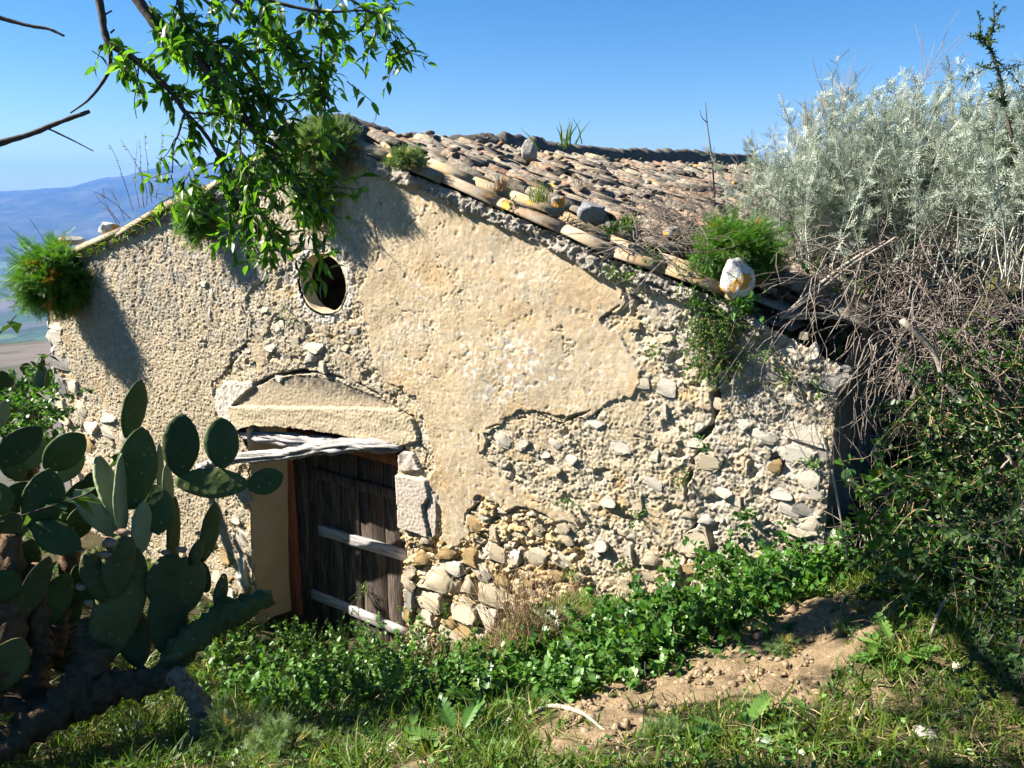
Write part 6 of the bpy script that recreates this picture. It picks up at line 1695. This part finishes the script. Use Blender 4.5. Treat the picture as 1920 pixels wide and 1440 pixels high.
def build_cacti():
    rng = np.random.default_rng(601)
    def plant(label, org):
        o = empty('prickly_pear', org); tag(o, label, 'cactus'); return o
    A = plant('large prickly pear with pads rising in front of the doorway', P(220, 1300, 3.3))
    # base, tip, depth at base and tip, width px, yaw, material
    for i, (b, t, d0, d1, w, yw, m, *rest) in enumerate([
            ((238, 822), (268, 712), 3.5, 3.55, 44, .75, 'pad'), ((246, 955), (266, 800), 3.3, 3.3, 76, .15, 'pad'), ((338, 893), (340, 775), 3.4, 3.4, 70, -.1, 'pad'), ((418, 878), (414, 782), 3.4, 3.42, 67, .1, 'pad'),
            ((328, 903), (468, 908), 3.4, 3.4, 60, .1, 'pad'), ((465, 915), (531, 890), 3.4, 3.45, 52, .0, 'pad'), ((382, 1052), (408, 942), 3.4, 3.4, 34, .9, 'pad'),
            ((228, 990), (190, 852), 3.35, 3.5, 44, 1.05, 'pad_lit'), ((226, 1008), (138, 920), 3.3, 3.3, 48, .55, 'pad_lit'), ((230, 1000), (222, 850), 3.25, 3.25, 26, 1.25, 'pad_lit'), ((300, 1000), (282, 905), 3.35, 3.4, 74, .1, 'pad'),
            ((262, 1040), (274, 940), 3.3, 3.3, 40, .8, 'pad_lit'), ((318, 945), (312, 870), 3.5, 3.5, 20, 1.1, 'pad_lit'), ((300, 920), (300, 830), 3.6, 3.6, 14, 1.2, 'pad_lit'), ((322, 1060), (330, 930), 3.5, 3.5, 24, 1.0, 'pad'), ((170, 945), (168, 885), 3.6, 3.6, 34, .5, 'pad'),
            # old thick pads below
            ((212, 1120), (232, 992), 3.2, 3.2, 62, .2, 'pad_old', 1), ((202, 1130), (158, 1028), 3.2, 3.15, 52, .4, 'pad_old', 1), ((185, 1250), (260, 1030), 3.2, 3.25, 92, .2, 'pad_old', 0), ((300, 1140), (330, 1030), 3.3, 3.3, 80, .25, 'pad_old', 1), ((318, 1230), (310, 1090), 3.3, 3.3, 76, .2, 'pad_old', 0),
            ((345, 1150), (368, 1045), 3.35, 3.35, 58, .3, 'pad_old', 1), ((360, 1060), (375, 1010), 3.35, 3.35, 14, .8, 'pad_old', 0), ((180, 1130), (140, 1060), 3.3, 3.3, 50, .3, 'pad', 0), ((130, 1150), (200, 1050), 3.4, 3.3, 40, .4, 'pad', 0), ((408, 1140), (420, 1075), 3.4, 3.4, 14, .9, 'pad_old', 0), ((262, 1250), (240, 1130), 3.3, 3.3, 66, .2, 'pad_old', 0), ((390, 1110), (355, 1040), 3.45, 3.45, 40, .3, 'pad', 0)]):
        torn = rest[0] if rest else 0
        add_pad(A, b, t, d0, d1, w, yw, m, 610 + i, (.055 if m == 'pad_old' else None), rng.normal(0, .05), None, torn)
    def limb(parent, pts, r, m, seed, lab=None, nm='stem'):
        path = smooth_path([P(x, y, d) for x, y, d in pts], 44)
        rr = np.interp(np.linspace(0, 1, 44), np.linspace(0, 1, len(r)), r)
        V, q, t = tube_path(path, rr, 16, .45, seed, True, .4)
        o = put(nm, make_mesh(nm, V - path[0], [q, t], M[m], rnd=np.full(len(V), .3), smooth=True), parent, path[0])
        if lab: o['label'] = lab
    limb(A, [(-30, 1410, 2.9), (60, 1360, 3.0), (140, 1300, 3.1), (190, 1215, 3.2)], (.062, .066, .075, .05), 'cactus_wood', 1)
    limb(A, [(120, 1300, 3.1), (200, 1290, 3.15), (280, 1275, 3.2), (325, 1265, 3.2)], (.085, .075, .05, .038), 'cactus_wood', 2)
    limb(A, [(318, 1262, 3.2), (350, 1285, 3.2), (375, 1330, 3.2), (372, 1375, 3.2)], (.034, .036, .038, .04), 'torn', 3, 'broken rusty brown stem bending to the ground')
    limb(A, [(300, 1270, 3.25), (370, 1190, 3.3), (430, 1150, 3.35), (512, 1118, 3.4)], (.050, .058, .055, .036), 'pad_old', 4, 'long thick old pad lying towards the door')
    limb(A, [(180, 1240, 3.2), (165, 1200, 3.2), (160, 1160, 3.2)], (.07, .06, .03), 'cactus_wood', 5)
    # torn brown tips
    for j, (x, y, d, s) in enumerate([(232, 998, 3.18, .022), (206, 1018, 3.16, .026), (195, 1040, 3.15, .02), (150, 1030, 3.13, .014), (152, 1100, 3.13, .018), (165, 1130, 3.13, .016), (340, 1030, 3.28, .018), (310, 1036, 3.28, .016), (372, 1000, 3.33, .012)]):
        V, F = rock_verts(650 + j, 2, 4, .5, .9)
        put('torn_edge', make_mesh('torn_edge', V * s * [1.3, .7, .8], [F], M['torn'], rnd=np.full(len(V), .5)), A, P(x, y, d))
    B = plant('dark prickly pear crowding the left edge of the picture', P(40, 1250, 3.3))
    for i, (b, t, d0, d1, w, yw, m) in enumerate([
            ((70, 1000), (92, 878), 3.1, 3.1, 78, .1, 'pad'), ((85, 880), (158, 815), 3.4, 3.45, 66, .2, 'pad'), ((112, 905), (155, 850), 3.5, 3.5, 36, .4, 'pad_lit'), ((-10, 875), (76, 800), 3.2, 3.3, 60, .2, 'pad'), ((62, 985), (148, 1030), 3.05, 3.05, 62, .1, 'pad'), ((55, 880), (75, 820), 3.5, 3.5, 40, .5, 'pad_lit'),
            ((-30, 940), (28, 930), 3.0, 3.0, 66, .1, 'pad'), ((10, 960), (60, 905), 3.3, 3.3, 60, .2, 'pad'), ((-20, 1000), (52, 975), 3.1, 3.1, 64, .2, 'pad_old'), ((120, 1000), (155, 900), 3.5, 3.5, 50, .4, 'pad'), ((140, 1010), (160, 950), 3.45, 3.45, 50, .2, 'pad'),
            ((10, 1140), (60, 1010), 3.2, 3.2, 70, .3, 'pad'), ((40, 1160), (90, 1040), 3.1, 3.1, 46, .5, 'pad_old'), ((-20, 1130), (25, 1070), 3.0, 3.0, 70, .2, 'pad'), ((70, 1180), (130, 1080), 3.2, 3.2, 60, .3, 'pad'), ((0, 1220), (30, 1110), 3.1, 3.1, 70, .3, 'pad_old'), ((100, 1200), (140, 1110), 3.3, 3.3, 60, .3, 'pad'), ((30, 1090), (10, 990), 3.3, 3.3, 60, .4, 'pad'), ((-10, 810), (10, 750), 3.6, 3.6, 30, .8, 'pad_lit'),
            ((60, 1260), (80, 1170), 3.2, 3.2, 60, .2, 'pad_old'), ((-20, 1300), (40, 1200), 3.0, 3.0, 80, .2, 'pad_old'), ((120, 1260), (110, 1170), 3.35, 3.35, 60, .2, 'pad_old'), ((40, 900), (10, 840), 3.6, 3.6, 50, .3, 'pad')]):
        add_pad(B, b, t, d0, d1, w, yw, m, 670 + i, None, rng.normal(0, .05))
    limb(B, [(30, 1330, 3.15), (60, 1250, 3.2), (70, 1180, 3.2), (70, 1060, 3.15)], (.09, .07, .05, .03), 'cactus_wood', 12)
    limb(B, [(-40, 1300, 3.0), (0, 1220, 3.05), (20, 1120, 3.1), (20, 1000, 3.1)], (.08, .07, .05, .03), 'cactus_wood', 13)
    limb(B, [(60, 1250, 3.2), (110, 1180, 3.3), (130, 1100, 3.35), (130, 990, 3.4)], (.06, .05, .04, .025), 'cactus_wood', 14)
    Cc = plant('small far prickly pear beside the left corner of the hut', P(60, 800, 6.6))
    for i, (b, t, d0, d1, w, yw, m) in enumerate([((72, 735), (74, 680), 6.6, 6.6, 36, .1, 'pad_lit'), ((45, 745), (46, 700), 6.6, 6.6, 18, .8, 'pad_lit'), ((48, 700), (50, 680), 6.6, 6.6, 22, .3, 'pad'), ((10, 740), (2, 695), 6.4, 6.4, 36, .2, 'pad'), ((25, 735), (25, 692), 6.5, 6.5, 9, 1.0, 'pad_lit'), ((92, 740), (93, 690), 6.6, 6.6, 16, .7, 'pad'),
            ((30, 775), (32, 725), 6.5, 6.5, 22, .4, 'pad_lit'), ((70, 790), (66, 735), 6.6, 6.6, 36, .2, 'pad'), ((10, 790), (14, 740), 6.4, 6.4, 40, .2, 'pad'), ((80, 690), (81, 668), 6.7, 6.7, 8, 1.0, 'pad'), ((40, 790), (42, 745), 6.5, 6.5, 36, .2, 'pad_lit')]):
        add_pad(Cc, b, t, d0, d1, w, yw, m, 700 + i, None, rng.normal(0, .04))
    limb(Cc, [(50, 900, 6.5), (52, 840, 6.5), (50, 780, 6.5)], (.09, .08, .05), 'cactus_wood', 15)
    # green creeper between the far cactus and the wall
    n = 90; b = np.array([P(a, c, d) for a, c, d in zip(rng.uniform(-10, 105, n), rng.uniform(740, 850, n), rng.uniform(5.6, 6.3, n))])
    leafy('creeper', 'sunlit small leaved creeper between the far cactus and the hut corner', 'creeper', b, rng.normal(0, .7, (n, 3)) + [.2, -.4, .4], rng.uniform(.15, .4, n), 6, .06, .2, 22, .040, .7, 'ovate', [M['bramble'], M['stem']], 720, None, .1, .003)
    # unseen shrubs added left of the frame to shade the cacti and ground
    n = 150; b = np.stack([rng.normal(-3.6, .45, n), rng.normal(3.2, .45, n), rng.uniform(-1.0, -.1, n)], 1)
    for k, (cx, cy, sx, sy, hh, lab) in enumerate([(-3.5, 2.35, .30, .26, 3.0, 'dense dark shrub added for shade beside the almond trunk, outside the left edge'), (-4.75, 4.6, .20, .34, 2.9, 'dense dark shrub added for shade behind the prickly pears, outside the left edge')]):
        b2 = np.stack([rng.normal(cx, sx, 110), rng.normal(cy, sy, 110), np.zeros(110)], 1); b2[:, 2] = gz(b2[:, 0], b2[:, 1])
        leafy('dark_shrub', lab, 'shrub', b2, rng.normal(0, .28, (110, 3)) + [0, 0, 1], hh * rng.uniform(.5, 1.0, 110), 8, .0, .1, 60, .10, .6, 'fold', [M['olive'], M['bark']], 730 + k, None, .08, .007)
    leafy('dark_shrub', 'dense dark shrub added out of view for shade, left of the prickly pears', 'shrub', b, rng.normal(0, .6, (n, 3)) + [0, 0, 1.2], rng.uniform(.6, 1.45, n), 7, .01, .12, 48, .065, .55, 'fold', [M['olive'], M['bark']], 721, None, .1, .006)
build_cacti()

# ------------------------------------------------------------------ almond tree hanging in from the upper left
def build_almond():
    rng = np.random.default_rng(801)
    base = np.array([-3.0, 2.0, gz(-3.0, 2.0) - .05]); T = empty('almond_tree', base)
    tag(T, 'almond tree with long hanging leafy branches at the upper left', 'tree')
    crown = np.array([-2.55, 2.3, 3.3])
    path = smooth_path([base, base + [.1, .05, 1.2], base + [.05, .2, 2.6], crown], 40)
    V, q, t = tube_path(path, np.linspace(.13, .07, 40), 12, .15, 3, True, .25)
    put('trunk', make_mesh('trunk', V - base, [q, t], M['bark'], rnd=np.full(len(V), .3), smooth=True), T, base)
    BR = [  # photo path with depth; radius at start and end; leafiness
        ([(250, -10, 3.0), (300, 55, 3.0), (347, 85, 3.0), (393, 140, 3.0), (430, 180, 3.0), (455, 215, 3.0), (480, 250, 3.0), (533, 285, 3.05), (560, 330, 3.05)], (.021, .005), 1.0, True),
        ([(183, -10, 3.1), (195, 55, 3.1), (207, 82, 3.1), (250, 108, 3.1), (285, 138, 3.1), (320, 172, 3.1), (347, 210, 3.1), (375, 240, 3.1), (400, 275, 3.1), (425, 325, 3.1), (450, 390, 3.12), (490, 430, 3.15), (545, 462, 3.15)], (.014, .003), .8, True),
        ([(207, 82, 3.1), (206, 125, 3.1), (192, 155, 3.1), (165, 188, 3.1), (132, 212, 3.1)], (.009, .003), 0.0, False),
        ([(-40, 282, 2.6), (0, 268, 2.6), (60, 250, 2.6), (115, 228, 2.6), (168, 209, 2.6)], (.011, .006), 0.0, True),
        ([(88, 240, 2.6), (130, 260, 2.6), (175, 283, 2.6)], (.0035, .0015), 0.0, False),
        ([(-40, 20, 2.6), (0, 33, 2.6), (50, 47, 2.6), (90, 54, 2.6), (120, 67, 2.6)], (.008, .004), 0.0, True),
        ([(345, 215, 3.1), (335, 250, 3.1), (326, 275, 3.1), (323, 325, 3.1)], (.005, .002), .25, False),
        ([(430, -10, 3.2), (480, 35, 3.2), (520, 68, 3.2), (560, 112, 3.2), (600, 155, 3.2), (615, 190, 3.2)], (.012, .003), 1.3, True),
        ([(590, -10, 3.2), (602, 60, 3.2), (600, 130, 3.2), (600, 160, 3.2)], (.007, .003), 1.0, True),
        ([(470, -12, 3.0), (540, 10, 3.0), (610, 22, 3.0), (680, 20, 3.05), (735, 30, 3.05)], (.009, .002), 1.1, True),
        ([(640, -12, 3.15), (690, 20, 3.15), (720, 50, 3.15), (748, 72, 3.15)], (.006, .002), .8, True),
        ([(330, -10, 2.9), (345, 40, 2.9), (390, 80, 2.9), (420, 130, 2.9), (440, 180, 2.9)], (.008, .003), 1.1, True),
        ([(345, 62, 3.0), (400, 80, 3.0), (450, 105, 3.0), (500, 180, 3.0), (540, 240, 3.0)], (.006, .002), .9, False),
        ([(430, 160, 3.0), (470, 170, 3.0), (515, 185, 3.0), (545, 190, 3.0)], (.004, .0015), .8, False),
        ([(350, 210, 3.1), (420, 218, 3.1), (470, 240, 3.1), (540, 330, 3.1), (570, 370, 3.1), (610, 400, 3.1)], (.005, .002), .45, False),
        ([(455, 215, 3.0), (450, 280, 3.0), (470, 350, 3.0), (500, 420, 3.0), (520, 460, 3.0)], (.004, .002), .8, False),
        ([(480, 250, 3.0), (520, 310, 3.0), (590, 350, 3.0), (625, 345, 3.0)], (.004, .0015), .9, False),
        ([(260, 115, 3.1), (258, 150, 3.1), (252, 190, 3.1), (256, 222, 3.1)], (.003, .0015), .0, False),
        ([(172, 95, 3.1), (190, 108, 3.1), (203, 125, 3.1)], (.002, .0012), .0, False),
        ([(207, 62, 3.1), (215, 55, 3.1)], (.004, .003), .0, False), ([(195, 28, 3.1), (210, 20, 3.1)], (.004, .003), .0, False),
    ]
    twp = []; heavy = []
    for i, (pts, rr, leafiness, joined) in enumerate(BR):
        p = [P(x, y, d) for x, y, d in pts]
        if joined:
            p = [crown + rng.normal(0, .05, 3), p[0] + (p[0] - p[1]) * 2.2 + [-.05, 0, .03]] + p
        n = 14 + 6 * len(p); path = smooth_path(p, n)
        r = np.linspace(rr[0] * (1.25 if joined else 1), rr[1], n)
        V, q, t = tube_path(path, r, 7, .22, 30 + i, True, .1)
        put('branch', make_mesh('branch', V - path[0], [q, t], M['bark'], rnd=np.full(len(V), .2), smooth=True), T, path[0])
        if leafiness > 0:
            lo = 0.22 if joined else .1
            m = int(13 * len(pts) * leafiness * .26)
            f = rng.uniform(lo, 1, m); idx = np.minimum((f * (n - 1)).astype(int), n - 2)
            twp.append((path[idx], nrm(path[idx + 1] - path[idx])))
    # cluster centres where the foliage is dense
    CL = [(450, 50, 3.0, 10), (520, 40, 3.1, 10), (590, 60, 3.2, 10), (650, 40, 3.15, 8), (700, 30, 3.1, 6), (585, 125, 3.2, 9), (610, 165, 3.2, 3), (455, 115, 3.0, 8), (390, 60, 3.0, 8), (300, 20, 3.0, 5), (238, 145, 3.1, 4), (400, 190, 3.05, 7), (450, 170, 3.0, 8), (420, 250, 3.1, 6), (480, 300, 3.05, 7), (530, 290, 3.05, 3), (342, 360, 3.1, 7), (440, 380, 3.1, 7), (480, 430, 3.1, 5), (545, 390, 3.1, 6), (590, 370, 3.05, 6), (610, 330, 3.05, 2), (590, 425, 3.1, 3), (500, 350, 3.05, 6), (545, 480, 3.15, 3), (560, 200, 3.0, 2), (560, 90, 3.2, 8), (490, 90, 3.1, 8), (740, 60, 3.1, 3), (345, 330, 3.1, 3), (620, 90, 3.2, 6), (370, 30, 2.95, 6), (430, 95, 3., 6)]
    for x, y, d, k in CL:
        k = max(2, int(k * (.43 if y < 250 else .68))); c = P(x, y, d); twp.append((c + rng.normal(0, .05, (k, 3)), nrm(rng.normal(0, .6, (k, 3)) + [.25, 0, -.5])))
    # crown above the frame
    k = 200; c = np.stack([rng.uniform(-2.6, -.2, k), rng.uniform(1.7, 3.2, k), rng.uniform(2.75, 3.7, k)], 1)
    twp.append((c, nrm(rng.normal(0, .7, (k, 3)) + [.2, 0, -.3])))
    pos = np.concatenate([a for a, _ in twp]); dr = np.concatenate([b for _, b in twp]); n = len(pos)
    d = nrm(dr * .5 + rng.normal(0, .5, (n, 3)) + [.1, 0, -.35])
    pol = strands(pos - base, d, rng.uniform(.07, .20, n), 5, .10, .14, rng)
    mb = MB(); V, q = tubes(pol, .0026, .0012, 3); mb.add(V, quads=q, rnd=.3)
    kind(put('twigs', mb.mesh('twigs', [M['bark']]), T, base), 'stuff')
    nl = 8; f = np.linspace(.12, 1, nl)[None] + rng.uniform(-.08, .08, (n, nl))
    lp, tg = sample(pol, np.clip(f, 0, 1))
    ld = nrm(tg * .45 + rng.normal(0, .6, lp.shape) + [0, 0, -.18])
    lf = MB(); leaves(lf, lp, ld, rng.uniform(.045, .088, n * nl), rng.uniform(.017, .026, n * nl), 'lance', rng=rng)
    put('leaves', lf.mesh('leaves', [M['almond']]), T, base)
build_almond()

# ------------------------------------------------------------------ air
def build_haze():
    t = bpy.data.materials.new('haze_air'); t.use_nodes = True
    nt = t.node_tree
    for n in list(nt.nodes): nt.nodes.remove(n)
    out = nt.nodes.new('ShaderNodeOutputMaterial'); v = nt.nodes.new('ShaderNodeVolumePrincipled')
    v.inputs['Color'].default_value = (.15, .38, 1.0, 1); v.inputs['Density'].default_value = HAZE_DENSITY
    v.inputs['Anisotropy'].default_value = 0.0
    nt.links.new(v.outputs[0], out.inputs['Volume'])
    x0, x1, y0, y1, z0, z1 = -17500, 17500, -3500, 17500, -640, 500
    V = [(x, y, z) for x in (x0, x1) for y in (y0, y1) for z in (z0, z1)]
    q = [(0, 1, 3, 2), (4, 6, 7, 5), (0, 4, 5, 1), (2, 3, 7, 6), (0, 2, 6, 4), (1, 5, 7, 3)]
    kind(put('haze', make_mesh('haze', V, [q], t)), 'stuff')
HAZE_DENSITY = 7e-5
build_haze()
